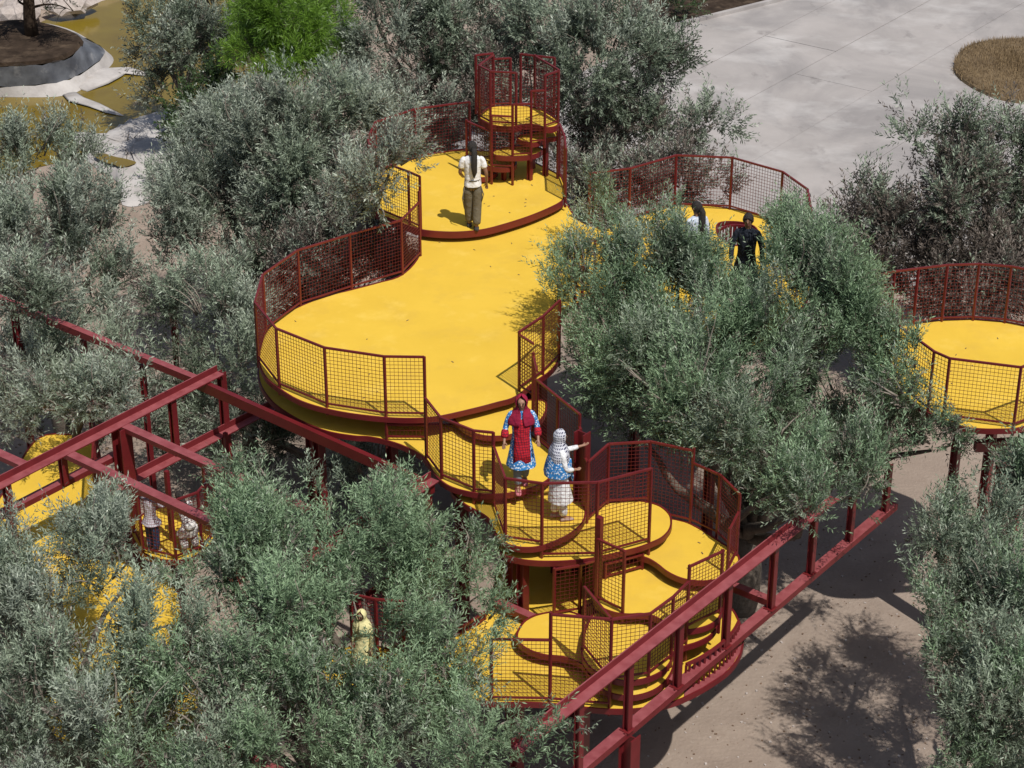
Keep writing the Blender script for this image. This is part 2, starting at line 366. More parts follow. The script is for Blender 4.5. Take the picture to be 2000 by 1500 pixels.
# ------------------------------------------------------------------ platforms
DECKS = {}
def platform(label, pts, z, hole=None, legs=(), rim_h=0.072, n=6, name='platform', group='yellow platforms', cat='platform', tobase=None):
    o = [Vector((p[0], p[1], z)) for p in spline([tuple(at(x, y, z)[:2]) for x, y in pts], n)]
    if area2(o) < 0: o.reverse()
    hl = None
    if hole:
        hl = [Vector((p[0], p[1], z)) for p in spline([tuple(at(x, y, z)[:2]) for x, y in hole], n)]
        if area2(hl) > 0: hl.reverse()
    loops = [o] + ([hl] if hl else [])
    cx_ = sum(p.x for p in o) / len(o); cy_ = sum(p.y for p in o) / len(o)
    root = thing(name, label, cat, (cx_, cy_, z - rim_h), group)
    flat = [p for l in loops for p in l]; nv = len(flat)
    tri = tessellate_polygon(loops); fs = []
    for a, b, c in tri:
        up_ = (flat[b] - flat[a]).cross(flat[c] - flat[a]).z > 0
        t = (a, b, c) if up_ else (a, c, b)
        fs.append(t); fs.append((t[2] + nv, t[1] + nv, t[0] + nv))
    th = 0.045; base = 0
    vs = flat + [p - Vector((0, 0, th)) for p in flat]
    for l in loops:
        k = len(l)
        fs += [(base + (i + 1) % k, base + i, nv + base + i, nv + base + (i + 1) % k) for i in range(k)]; base += k
    mesh_obj('deck_surface', vs, fs, M_YEL, root)
    # steel underplate, slightly inset
    def inset(l, d):
        k = len(l); r = []
        for i in range(k):
            t = (l[(i + 1) % k] - l[i - 1]); nn = Vector((t.y, -t.x, 0))
            if nn.length > 1e-6: nn.normalize()
            r.append(l[i] + nn * d)
        return r
    low = [p - Vector((0, 0, th + .002)) for p in flat]; low2 = [p - Vector((0, 0, rim_h - .01)) for p in flat]
    f2 = []
    for a, b, c in tri:
        up_ = (flat[b] - flat[a]).cross(flat[c] - flat[a]).z > 0
        t = (a, b, c) if up_ else (a, c, b); f2.append(t); f2.append((t[2] + nv, t[1] + nv, t[0] + nv))
    mesh_obj('underplate', low + low2, f2, M_RED, root)
    for l in loops:
        oo = inset(l, .028); ii_ = inset(l, .003)
        zt, zb = z + .012, z - rim_h
        MB().rings([[(p.x, p.y, zb) for p in ii_], [(p.x, p.y, zb) for p in oo], [(p.x, p.y, zt) for p in oo], [(p.x, p.y, zt) for p in ii_], [(p.x, p.y, zb) for p in ii_]]).build('rim', M_RED, root)
    for lg in legs:
        p = at(lg[0], lg[1], z); zb = lg[2] if len(lg) > 2 else 0.0; w = lg[3] if len(lg) > 3 else .14
        mb = MB(); s = w; h = z - rim_h - zb; t_ = .018
        c = Vector((p.x, p.y, zb + h / 2))
        mb.box(c, t_, s - 2 * t_, h, GRID_RZ); e = Vector((math.cos(GRID_RZ), math.sin(GRID_RZ), 0)); e2 = Vector((-e.y, e.x, 0))
        mb.box(c + e2 * (s / 2 - t_ / 2), s, t_, h, GRID_RZ); mb.box(c - e2 * (s / 2 - t_ / 2), s, t_, h, GRID_RZ)
        mb.build('column', M_RED, root)
    DECKS[label] = (o, z)
    return root
GRID_RZ = R(90 - 39.3)

platform('big guitar-shaped yellow platform in the middle, joined to the rear right one',
    [(508, 700), (520, 735), (548, 759), (580, 779), (618, 793), (670, 805), (730, 813), (790, 817), (850, 814), (920, 799), (970, 786), (1005, 775), (1041, 747), (1076, 722), (1090, 695), (1089, 645), (1103, 606), (1125, 593), (1160, 577), (1205, 566), (1235, 620), (1280, 668), (1360, 690), (1450, 682), (1535, 640), (1582, 560), (1576, 485), (1525, 438), (1425, 408), (1317, 403), (1228, 430), (1172, 446), (1128, 430), (1106, 400), (1085, 372), (1020, 365), (920, 380), (850, 410), (822, 455), (820, 500), (786, 538), (740, 553), (687, 567), (640, 579), (587, 599), (548, 622), (520, 652)],
    M_, hole=[(1402, 436), (1440, 433), (1474, 442), (1484, 464), (1460, 480), (1425, 478), (1401, 460)],
    legs=((600, 700), (760, 700), (900, 560), (900, 740), (1060, 480), (1250, 500), (1540, 560), (1400, 650)), n=5)
platform('upper round yellow platform under the stair tower',
    [(822, 448), (878, 453), (931, 450), (973, 441), (1036, 421), (1088, 398), (1101, 384), (1101, 366), (1092, 344), (1057, 325), (1010, 304), (962, 297), (901, 295), (847, 300), (805, 313), (763, 325), (733, 340), (723, 358), (722, 388), (732, 412), (778, 432)],
    U, legs=((780, 360), (1040, 370), (900, 320)), rim_h=.11)
platform('crescent yellow step tucked under the front of the big platform',
    [(888, 812), (908, 836), (938, 849), (966, 852), (995, 849), (1028, 838), (1058, 815), (1062, 785), (1010, 785), (930, 800)], A_, legs=())
platform('long curved yellow landing under the left lip of the big platform',
    [(508, 716), (509, 746), (526, 776), (550, 798), (590, 822), (640, 842), (690, 851), (722, 853), (756, 860), (792, 872), (830, 894), (848, 922), (866, 941), (888, 953), (926, 962), (960, 965), (992, 963), (1022, 957), (1048, 948), (1070, 935), (1086, 910), (1078, 886), (1044, 857), (1010, 840), (940, 830), (860, 830), (780, 826), (700, 815), (610, 790), (560, 755), (530, 700)],
    B_, legs=((620, 815), (900, 910), (1020, 900)), n=6)
platform('yellow step where the child in the patterned headscarf stands',
    [(884, 955), (905, 981), (930, 996), (955, 1012), (966, 1034), (978, 1054), (1000, 1065), (1024, 1069), (1052, 1067), (1082, 1057), (1112, 1042), (1133, 1024), (1141, 1006), (1139, 988), (1130, 964), (1112, 940), (1070, 925), (1000, 935), (930, 940)], C_, legs=((1000, 1040), (1090, 980)))
platform('yellow step below the headscarf child, ending in a round right lobe',
    [(970, 1052), (974, 1070), (986, 1083), (1006, 1090), (1040, 1095), (1080, 1096), (1120, 1094), (1160, 1089), (1205, 1079), (1245, 1069), (1272, 1059), (1292, 1049), (1305, 1035), (1309, 1020), (1305, 1005), (1290, 991), (1268, 983), (1240, 979), (1212, 980), (1186, 985), (1164, 1002), (1130, 1012), (1060, 1030), (1000, 1040)], D_,
    legs=((1021, 1080, L_ + .001, .13), (1230, 1040, L_ + .001, .12)))
platform('yellow step at the right bend of the stair, beside the big olive',
    [(1290, 1015), (1332, 1019), (1360, 1031), (1386, 1047), (1410, 1063), (1432, 1077), (1441, 1090), (1440, 1103), (1431, 1117), (1411, 1128), (1380, 1134), (1350, 1133), (1326, 1127), (1304, 1116), (1286, 1102), (1270, 1092), (1250, 1084), (1225, 1070), (1250, 1040)], E_, legs=((1340, 1060, L_ + .001),))
platform('wide yellow step in the inner turn of the stair with a wavy front edge',
    [(1176, 1132), (1165, 1150), (1161, 1166), (1168, 1180), (1184, 1190), (1206, 1197), (1230, 1199), (1255, 1198), (1280, 1204), (1305, 1218), (1332, 1229), (1362, 1227), (1388, 1218), (1403, 1204), (1410, 1180), (1405, 1140), (1360, 1105), (1290, 1085), (1220, 1105)], F_, legs=((1250, 1150, L_ + .001),))
platform('yellow step with mesh railing just above the lowest curved step',
    [(1141, 1255), (1138, 1272), (1145, 1292), (1161, 1309), (1181, 1319), (1205, 1327), (1232, 1329), (1262, 1324), (1290, 1311), (1306, 1295), (1313, 1278), (1332, 1263), (1360, 1254), (1385, 1241), (1397, 1224), (1392, 1208), (1330, 1200), (1240, 1185), (1170, 1195), (1148, 1225)], G_, legs=((1220, 1270, L_ + .001, .1),))
platform('lowest curved yellow step with a pointed left tail',
    [(1012, 1244), (1016, 1229), (1030, 1212), (1060, 1200), (1110, 1196), (1170, 1220), (1250, 1250), (1310, 1270), (1315, 1292), (1305, 1320), (1280, 1345), (1240, 1358), (1200, 1355), (1172, 1342), (1153, 1318), (1140, 1299), (1122, 1289), (1097, 1282), (1068, 1279), (1040, 1271), (1020, 1259)], H_, legs=())
platform('lowest large yellow platform above the bare soil, front right',
    [(840, 1280), (864, 1252), (905, 1236), (948, 1209), (966, 1150), (985, 1092), (1080, 1065), (1250, 1080), (1370, 1125), (1424, 1186), (1438, 1208), (1447, 1230), (1449, 1253), (1444, 1276), (1430, 1299), (1410, 1318), (1370, 1344), (1330, 1364), (1290, 1377), (1240, 1384), (1200, 1385), (1155, 1382), (1115, 1378), (1072, 1373), (1020, 1371), (966, 1371), (900, 1358), (852, 1325)], L_,
    legs=((1010, 1300), (1140, 1320), (1080, 1150)))
platform('round yellow platform at the right edge of the picture',
    [(1738, 640), (1783, 634), (1839, 627), (1900, 625), (1962, 630), (2010, 640), (2065, 662), (2090, 705), (2080, 765), (2045, 812), (1995, 834), (1950, 838), (1900, 836), (1865, 827), (1805, 800), (1745, 752), (1712, 705), (1715, 664)], M_, legs=((1880, 770, 0, .12), (2010, 780), (1960, 660)))
platform('dappled yellow walkway under the steel frame at lower left',
    [(70, 862), (130, 850), (184, 866), (196, 920), (192, 1010), (235, 1090), (330, 1135), (352, 1200), (335, 1280), (392, 1360), (385, 1445), (330, 1480), (160, 1470), (85, 1400), (95, 1290), (15, 1160), (-50, 1060), (10, 960)], 2.2, legs=((130, 900), (100, 1100), (260, 1300)))
platform('small yellow landing holding two children at lower left',
    [(258, 1030), (270, 1066), (292, 1086), (330, 1094), (370, 1090), (402, 1070), (425, 1040), (405, 1005), (355, 990), (295, 998)], 2.5, legs=((340, 1040),))
platform('yellow landing mostly hidden by foliage under the person in pale yellow',
    [(630, 1300), (650, 1275), (700, 1262), (760, 1270), (800, 1300), (790, 1340), (720, 1355), (650, 1340)], 3.2, legs=((710, 1310),))
# stair tower
S0, S1, S2, S3, TD = U + .12, U + .33, U + .56, U + .80, U + 1.08
platform('top yellow platform inside the caged stair tower',
    [(937, 229), (946, 218), (960, 210), (992, 207), (1025, 208), (1047, 213), (1070, 223), (1088, 238), (1085, 246), (1070, 249), (1055, 246), (1037, 242), (1022, 243), (1002, 247), (980, 247), (957, 242), (944, 235)], TD, legs=((962, 222, U + .001, .09), (1040, 222, U + .001, .09), (1000, 240, U + .001, .07)), rim_h=.1)
platform('highest yellow tower step, peanut shaped', [(1012, 270), (1026, 262), (1055, 257), (1077, 253), (1090, 259), (1085, 267), (1066, 270), (1048, 278), (1030, 278)], S3, legs=((1066, 264, U + .001, .08),), rim_h=.08)
platform('middle oval yellow tower step', [(964, 298), (980, 290), (1010, 286), (1040, 286), (1057, 292), (1048, 300), (1025, 305), (995, 306), (971, 304)], S2, legs=((1035, 296, U + .001, .08),), rim_h=.08)
platform('oval yellow tower step beside the white T-shirt', [(936, 313), (948, 307), (968, 305), (990, 309), (1006, 316), (1002, 325), (981, 328), (952, 324)], S1, legs=((984, 319, U + .001, .07),), rim_h=.08)
platform('lowest yellow tower step partly behind the white T-shirt', [(925, 333), (942, 326), (965, 328), (969, 336), (950, 346), (930, 345)], S0, legs=(), rim_h=.08)

# ------------------------------------------------------------------ railings of square mesh
PW = 0.035
def wire_panel(a, b, zb, zt, parent, pitch=0.056, w=0.0052):
    a = Vector((a.x, a.y, 0)); b = Vector((b.x, b.y, 0)); Ln = (b - a).length
    d = (b - a) / Ln; s = Vector((-d.y, d.x, 0)); mb = MB(); m = .02
    fr = .03
    nx = max(2, int((Ln - 2 * m) / pitch)); nz = max(2, int((zt - zb - .04) / pitch))
    V = []; F = []
    for i in range(1, nx):
        p = a + d * (m + (Ln - 2 * m) * i / nx)
        k = len(V)
        for z in (zb + .02, zt - .02):
            for q in (-d - s, d - s, d + s, -d + s): V.append(p + q * w / 2 + Vector((0, 0, z)))
        F += [(k, k + 1, k + 5, k + 4), (k + 1, k + 2, k + 6, k + 5), (k + 2, k + 3, k + 7, k + 6), (k + 3, k, k + 4, k + 7)]
    for i in range(1, nz):
        z = zb + .02 + (zt - zb - .04) * i / nz; k = len(V)
        for p in (a + d * m, b - d * m):
            for q in ((-s, -1), (s, -1), (s, 1), (-s, 1)): V.append(p + q[0] * w / 2 + s * w + Vector((0, 0, z + q[1] * w / 2)))
        F += [(k, k + 1, k + 5, k + 4), (k + 1, k + 2, k + 6, k + 5), (k + 2, k + 3, k + 7, k + 6), (k + 3, k, k + 4, k + 7)]
    return mesh_obj('mesh_panel', V, F, M_WIRE, parent)
def railing(label, posts, panels, group='red mesh railings'):
    """posts: (px, py, z of that pixel, z bottom, z top); panels: (i, j, z bottom, z top)"""
    P = [at(p[0], p[1], p[2]) for p in posts]
    root = thing('railing', label, 'railing', (P[0].x, P[0].y, posts[0][3]), group)
    for p, q in zip(P, posts):
        MB().box((p.x, p.y, (q[3] + q[4]) / 2), PW, PW, q[4] - q[3] + .01, GRID_RZ).build('post', M_RED, root)
    for i, j, zb, zt in panels:
        a, b = P[i], P[j]
        MB().bar((a.x, a.y, zt), (b.x, b.y, zt), .032, .030).build('top_rail', M_REDT, root)
        MB().bar((a.x, a.y, zb), (b.x, b.y, zb), .024, .024).build('bottom_rail', M_RED, root)
        wire_panel(a, b, zb, zt, root)
    return root
M_REDT = mat('red_rail_steel', (0.165, 0.018, 0.02), 0.4, col2=(0.13, 0.012, 0.014), scale=4.0)
def simple(label, pts, z, h=1.0, gap=.07, **k):
    po = [(x, y, z, z - .12, z + h) for x, y in pts]
    return railing(label, po, [(i, i + 1, z + gap, z + h) for i in range(len(pts) - 1)], **k)

railing('long back railing of the big platform, against the twiggy olive',
    [(821, 500, M_, M_ - .12, U + 1.0), (786, 537, M_, M_ - .12, M_ + 1), (687, 566, M_, M_ - .12, M_ + 1), (587, 598, M_, M_ - .12, M_ + 1), (520, 648, M_, M_ - .12, M_ + 1), (505, 704, M_, M_ - .12, M_ + 1), (546, 757, M_, M_ - .12, M_ + 1), (639, 796, M_, M_ - .12, M_ + 1), (754, 814, M_, B_ - .12, M_ + 1), (831, 815, M_, B_ - .12, M_ + 1)],
    [(0, 1, M_ + .07, M_ + 1)] + [(i, i + 1, M_ + .07, M_ + 1) for i in range(1, 9)] + [(8, 9, B_ + .07, M_ - .13)])
railing('mesh railing down the left side of the stair, left of the girl in red',
    [(833, 895, B_, B_ - .12, B_ + 1), (863, 935, B_, B_ - .12, B_ + 1), (926, 961, B_, C_ - .12, B_ + 1), (964, 965, B_, C_ - .12, B_ + 1), (987, 1056, C_, C_ - .12, C_ + 1), (1058, 1066, C_, D_ - .12, C_ + 1), (1164, 1088, D_, D_ - .12, C_ + 1), (1267, 1060, D_, E_ - .12, C_ + 1)],
    [(0, 1, B_ + .07, B_ + 1), (1, 2, B_ + .07, B_ + 1), (2, 3, B_ + .05, B_ + 1), (2, 3, C_ + .07, B_ - .1), (3, 4, C_ + .07, C_ + 1), (4, 5, C_ + .07, C_ + 1), (5, 6, D_ + .07, C_ + 1), (6, 7, D_ + .07, C_ + 1)])
railing('mesh railing at the right of the big platform, leading down the stair behind the girls',
    [(1092, 700, M_, M_ - .12, M_ + 1), (1060, 732, M_, M_ - .12, M_ + 1), (1014, 764, M_, A_ - .12, M_ + 1), (1041, 805, A_, B_ - .12, A_ + 1), (1048, 858, B_, B_ - .12, B_ + 1), (1088, 893, B_, B_ - .12, B_ + 1), (1130, 928, B_, C_ - .12, B_ + 1), (1141, 990, C_, C_ - .12, C_ + 1), (1145, 1022, D_, D_ - .12, D_ + 1)],
    [(0, 1, M_ + .07, M_ + 1), (1, 2, M_ + .07, M_ + 1), (2, 3, A_ + .3, M_ + .95), (3, 4, B_ + .07, A_ + .95), (4, 5, B_ + .07, B_ + 1), (5, 6, B_ + .07, B_ + 1), (6, 7, C_ + .07, C_ + 1), (7, 8, D_ + .1, D_ + 1)])
railing('tall mesh railing round the right bend of the stair, against the dark olive',
    [(1146, 1022, D_, D_ - .12, D_ + 1), (1186, 985, D_, D_ - .12, D_ + 1), (1266, 980, D_, D_ - .12, D_ + 1), (1348, 1022, E_, E_ - .12, D_ + 1.05), (1400, 1046, E_, E_ - .12, E_ + 1), (1438, 1085, E_, E_ - .12, E_ + 1), (1420, 1122, E_, F_ - .12, E_ + .75)],
    [(0, 1, D_ + .07, D_ + 1), (1, 2, D_ + .07, D_ + 1), (2, 3, E_ + .07, D_ + 1), (3, 4, E_ + .07, E_ + 1), (4, 5, E_ + .07, E_ + 1), (5, 6, E_ + .07, E_ + .72)])
railing('low mesh railing on the right lobe of the wide inner step',
    [(1405, 1198, F_, G_ - .12, F_ + 1.02), (1341, 1229, F_, G_ - .3, F_ + 1.02)], [(0, 1, F_ + .06, F_ + 1.0)])
railing('mesh railing round the front of the lowest steps, behind the diagonal beam',
    [(960, 1370, L_, L_ - .12, L_ + 1), (1074, 1372, L_, L_ - .12, G_ + 1.03), (1190, 1382, L_, L_ - .12, G_ + 1), (1266, 1322, G_, G_ - .12, G_ + 1), (1310, 1288, G_, G_ - .12, G_ + 1), (1339, 1258, G_, G_ - .12, G_ + 1), (1139, 1268, G_, H_ - .12, G_ + 1)],
    [(0, 1, L_ + .07, L_ + 1), (1, 2, L_ + .07, G_ + 1), (2, 3, G_ + .07, G_ + 1), (3, 4, G_ + .07, G_ + 1), (4, 5, G_ + .07, G_ + 1), (2, 6, G_ + .07, G_ + 1)])
railing('short mesh railing on the left edge of the wide inner step',
    [(1165, 1174, F_, F_ - .12, F_ + 1.0), (1216, 1198, F_, F_ - .12, F_ + 1.0)], [(0, 1, F_ + .07, F_ + 1.0)])
railing('mesh infill hung under the round-lobed step, shading the inner step',
    [(1182, 1131, F_, F_ - .05, D_ - .14), (1219, 1122, F_, F_ - .05, D_ - .14), (1254, 1112, F_, F_ - .05, D_ - .14)], [(0, 1, F_ + .05, D_ - .15), (1, 2, F_ + .05, D_ - .15)])
railing('shaded mesh railing standing under the round-lobed step, left of the tall column',
    [(1082, 1202, H_, H_ - .1, H_ + .78), (1132, 1194, H_, H_ - .1, H_ + .78), (1160, 1184, H_, H_ - .1, H_ + .78)], [(0, 1, H_ + .05, H_ + .76), (1, 2, H_ + .05, H_ + .76)])
simple('mesh railing round the rear right platform, in front of the concrete', [(1150, 441), (1228, 431), (1317, 404), (1425, 409), (1522, 438), (1570, 474), (1581, 540)], M_)
simple('short mesh railing at the notch right of the big platform, half hidden by olive', [(1122, 594), (1137, 586), (1160, 577), (1207, 566)], M_)
simple('back railing of the right edge platform, against brown foliage', [(1690, 652), (1737, 641), (1783, 635), (1839, 628), (1900, 626), (1962, 631), (2012, 641)], M_)
simple('front railing of the right edge platform, dark against yellow', [(1745, 752), (1812, 804), (1842, 818), (1979, 836), (2046, 811)], M_)
simple('railing round the back of the upper round platform, behind olive leaves', [(822, 449), (800, 439), (732, 412), (722, 372), (736, 338), (812, 311), (918, 296)], U)
simple('railing on the right side of the upper round platform below the tower', [(1092, 342), (1102, 368), (1104, 392)], U)
simple('railing of the small landing around the two children', [(262, 1040), (280, 1078), (344, 1094), (395, 1075), (424, 1040), (404, 1006)], 2.5)
simple('mesh railing behind the person in pale yellow among leaves', [(690, 1285), (738, 1296), (790, 1300)], 3.2)
simple('railing on the right edge of the dappled walkway by the steel column', [(186, 868), (196, 922), (192, 1008), (236, 1088)], 2.2)
simple('railing on the back left edge of the lowest large platform behind leaves', [(864, 1253), (905, 1237), (947, 1210)], L_, h=.12, gap=.03)
# tower stair rail and cage
railing('stepped mesh railing climbing the stair tower',
    [(912, 338, U, U - .05, U + 1.05), (960, 327, S1, U, S1 + 1), (1001, 306, S2, U, S2 + 1), (1037, 280, S3, S2 - .1, S3 + 1), (1064, 250, TD, S3 - .1, TD + 1), (1090, 241, TD, U, TD + 1.02)],
    [(0, 1, U + .12, U + 1.02), (1, 2, S1 + .05, S1 + 1), (2, 3, S2 + .05, S2 + 1), (3, 4, S3 + .05, S3 + 1), (4, 5, TD + .05, TD + 1)])
railing('left half of the tall mesh cage on the tower top',
    [(1008, 245, TD, TD - .1, TD + 1), (958, 242, TD, U, TD + 1), (936, 230, TD, TD - .1, TD + 1), (930, 212, TD, TD - .1, TD + 1.03), (964, 208, TD, TD - .1, TD + 1), (997, 206, TD, TD - .1, TD + .92)],
    [(0, 1, TD + .05, TD + 1), (1, 2, TD + .05, TD + 1), (2, 4, TD + .05, TD + 1), (3, 4, TD + .05, TD + 1.03), (4, 5, TD + .05, TD + .92)])
railing('right half of the tall mesh cage on the tower top',
    [(1017, 206, TD, TD - .1, TD + 1.0), (1044, 210, TD, TD - .1, TD + 1.02), (1082, 214, TD, TD - .1, TD + 1.0), (1090, 239, TD, TD - .1, TD + 1)],
    [(0, 1, TD + .05, TD + 1.0), (1, 2, TD + .05, TD + 1.0), (1, 3, TD + .05, TD + 1)])

# slatted screens
def slats(label, pts, z, zlo, zhi, n, w=.05):
    P = [Vector((p[0], p[1], 0)) for p in spline([tuple(at(x, y, z)[:2]) for x, y in pts], 12, False)]
    root = thing('slatted_screen', label, 'screen', (P[0].x, P[0].y, zlo))
    for i in range(n):
        t = i / (n - 1) * (len(P) - 1); k = min(int(t), len(P) - 2); p = P[k].lerp(P[k + 1], t - k); d_ = P[k + 1] - P[k]
        MB().box((p.x, p.y, (zlo + zhi) / 2), w, .025, zhi - zlo, math.atan2(d_.y, d_.x) + .6).build('slat', M_RED, root)
    vs = []; 
    mb = MB()
    for a, b in zip(P[:-1], P[1:]): mb.bar((a.x, a.y, zhi), (b.x, b.y, zhi), .04, .04)
    mb.build('head_rail', M_RED, root)
    return root
slats('row of short upright slats under the diagonal beam at the platform edge', [(1338, 1347), (1370, 1331), (1405, 1306), (1428, 1283), (1440, 1262)], L_ + .014, L_ + .014, L_ + .42, 15, .06)
slats('dark slatted wall inside the opening behind the boy', [(1403, 448), (1418, 441), (1440, 438), (1466, 443), (1480, 454)], M_, M_ - .75, M_ - .02, 12, .07)
led = thing('steel_ledge', 'pink-topped red steel ledge outside the short slats, bottom right', 'ledge', at(1400, 1320, L_))
lp = [at(x, y, L_) for x, y in ((1336, 1362), (1372, 1344), (1411, 1319), (1431, 1299), (1445, 1276), (1449, 1258), (1440, 1262), (1428, 1283), (1405, 1306), (1370, 1331), (1338, 1347))]
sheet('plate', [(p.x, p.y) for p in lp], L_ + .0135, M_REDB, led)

# ------------------------------------------------------------------ steel frames
def gdir(a, b): 
    d_ = (b - a); d_.z = 0; return d_.normalized()
def beam_L(root, name, a, b, web=.12, fl=.15, m=None):
    d_ = gdir(a, b); s = Vector((d_.y, -d_.x, 0))
    if s.y > 0: s = -s                                   # flange reaches towards the viewer's side
    t = .018
    prof = [(0, 0), (fl, 0), (fl, -t), (t, -t - .001), (t, -t - .001), (0, -t)]
    prof = [(-t, web), (0, web), (0, t), (fl, t), (fl, 0), (-t, 0)]
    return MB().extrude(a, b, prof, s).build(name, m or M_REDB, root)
def beam_box(root, name, a, b, w=.18, h=.12, m=None):
    a = Vector(a); b = Vector(b); dz = Vector((0, 0, -h / 2))
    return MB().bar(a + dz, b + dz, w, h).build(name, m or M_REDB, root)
def hpost(root, name, p, z0, z1, w=.11, m=None):
    e = Vector((math.cos(GRID_RZ), math.sin(GRID_RZ), 0)); e2 = Vector((-e.y, e.x, 0)); mb = MB(); c = Vector((p.x, p.y, (z0 + z1) / 2)); t = .016; h = z1 - z0
    mb.box(c, t, w - 2 * t, h, GRID_RZ); mb.box(c + e2 * (w - t) / 2, w, t, h, GRID_RZ); mb.box(c - e2 * (w - t) / 2, w, t, h, GRID_RZ)
    o_ = mb.build(name, m or M_RED, root)
    if z0 == 0: MB().box((p.x, p.y, .014), w + .16, w + .16, .024, GRID_RZ).build('base_plate', M_RED, o_)
    return o_
ZU, ZL = 3.92, 2.80
# front right truss: lower chord traced, upper chord straight above it
a = at(1120, 1508, ZL); b = at(1745, 981, ZL); dd = gdir(a, b)
tr = thing('lattice_girder', 'long red steel truss running diagonally in front of the lowest platform', 'steel frame', (a.x, a.y, 0))
a_ = a - dd * 3.0
beam_box(tr, 'lower_beam', a_, b, .155, .10)
u0 = at(1000, 1462, ZU); u1 = at(1556, 1022, ZU); sd = Vector((-dd.y, dd.x, 0))
beam_L(tr, 'upper_beam', u0, u1 + gdir(u0, u1) * .9)
POSTS = {}
for x, y in ((1129, 1505), (1225, 1425), (1322, 1340), (1416, 1262), (1505, 1188), (1582, 1120), (1658, 1056), (1728, 998)):
    p = at(x, y, ZL); zt = ZU if x < 1600 else ZU - .3
    POSTS[x] = hpost(tr, 'post', p, ZL - .01, zt, .09)
for x, y in ((1225, 1425), (1322, 1340), (1416, 1262), (1505, 1188), (1582, 1120)):
    p = at(x, y, ZL); n_ = Vector((dd.y, -dd.x, 0))
    for zz in (ZL + .006, ZU - .012):
        MB().box((p.x, p.y, zz), .15, .15, .012, GRID_RZ).build('end_plate', M_REDT, POSTS[x])
    for k in (-1, 1):
        q = p + dd * .055 * k; MB().tube([(q.x, q.y - .055, ZL + .010), (q.x, q.y - .055, ZL + .030)], .013, 6).build('bolt', M_RED, POSTS[x])
p = at(1226, 1428, ZL); hpost(tr, 'column', p + dd * .05, 0, ZL - .10, .20); 
for x, y in ((1512, 1172), (1330, 1330)):
    p = at(x, y, ZL - .12); q = p + sd * 3.2 ; beam_box(tr, 'cross_beam', p, q, .13, .1)
# left frame
fr = thing('beam_grid', 'red steel frame of crossing beams on posts at lower left', 'steel frame', at(235, 950, 0))
def lb(name, x0, y0, x1, y1, z, kind='box', w=.16, h=.11, m=None):
    a_, b_ = at(x0, y0, z), at(x1, y1, z)
    return beam_L(fr, name, a_, b_, m=m) if kind == 'L' else beam_box(fr, name, a_, b_, w, h, m)
lb('main_beam', -60, 975, 425, 727, ZU, 'L')
lb('long_cross_beam', -120, 530, 385, 737, ZU, 'box', .12, .12)
lb('long_cross_beam', 385, 739, 845, 944, ZU - .02, 'box', .085, .17, M_RED)
lb('cross_beam', 226, 822, 600, 990, ZU + .012, 'box', .15, .08)
lb('cross_beam', 118, 876, 560, 1085, ZU + .012, 'box', .15, .08)
lb('cross_beam', -40, 866, 60, 911, ZU + .012, 'box', .15, .08)
lb('cross_beam', 400, 1440, 560, 1512, 3.2, 'box', .15, .08)
lb('end_beam', 560, 1120, 842, 935, ZU - .03, 'L')
lb('low_beam', -30, 1016, 242, 876, ZU - .55, 'box', .15, .09)
lb('low_beam', 200, 965, 535, 792, ZU - 1.02, 'L')
lb('hidden_beam', 690, 1190, 760, 1140, ZU - .5, 'L')
for (x, y, z0, z1, w) in ((236, 833, 0, ZU, .22), (432, 726, 0, ZU, .11), (335, 778, ZU - 1.0, ZU, .10), (120, 882, ZU - .55, ZU, .10), (12, 945, 0, ZU, .10), (275, 690, 0, ZU - .2, .08), (160, 643, 0, ZU - .2, .08), (25, 588, 0, ZU - .2, .10), (830, 938, 0, ZU - .2, .14), (185, 900, 0, ZU - .6, .14), (325, 455, 0, 3.0, .10)):
    p = at(x, y, ZU); hpost(fr, 'column' if z0 == 0 else 'post', p, z0, z1, w)
for (x, y, z1) in ((325, 920, 3.7), (440, 845, 3.0)):
    p = at(x, y, z1); MB().box((p.x, p.y, z1 / 2), .06, .06, z1, GRID_RZ).build('thin_post', M_RED, fr)
# beam under the right platform
rb = thing('support_beam', 'short red beam just below the rim of the right edge platform', 'beam', at(1940, 858, 3.85))
beam_box(rb, 'beam', at(1905, 862, 3.9), at(2050, 853, 3.9), .12, .16, M_REDT)
p = at(1960, 868, 3.75); hpost(rb, 'column', p, 0, 3.74, .12)
# thick column between the girls
cl = thing('steel_column', 'thick red column at the turn beside the headscarf child', 'column', at(1136, 1008, D_))
p = at(1139, 1014, D_); hpost(cl, 'shaft', p + Vector((-.03, .14, 0)), 0, B_ + .95, .17)
cl2 = thing('tall_post', 'tall red post rising through the inner turn of the stair', 'column', at(1165, 1172, F_))
p = at(1168, 1170, F_); MB().box((p.x, p.y, (F_ + 4.42) / 2), .075, .075, 4.42 - F_, GRID_RZ).build('shaft', M_RED, cl2)

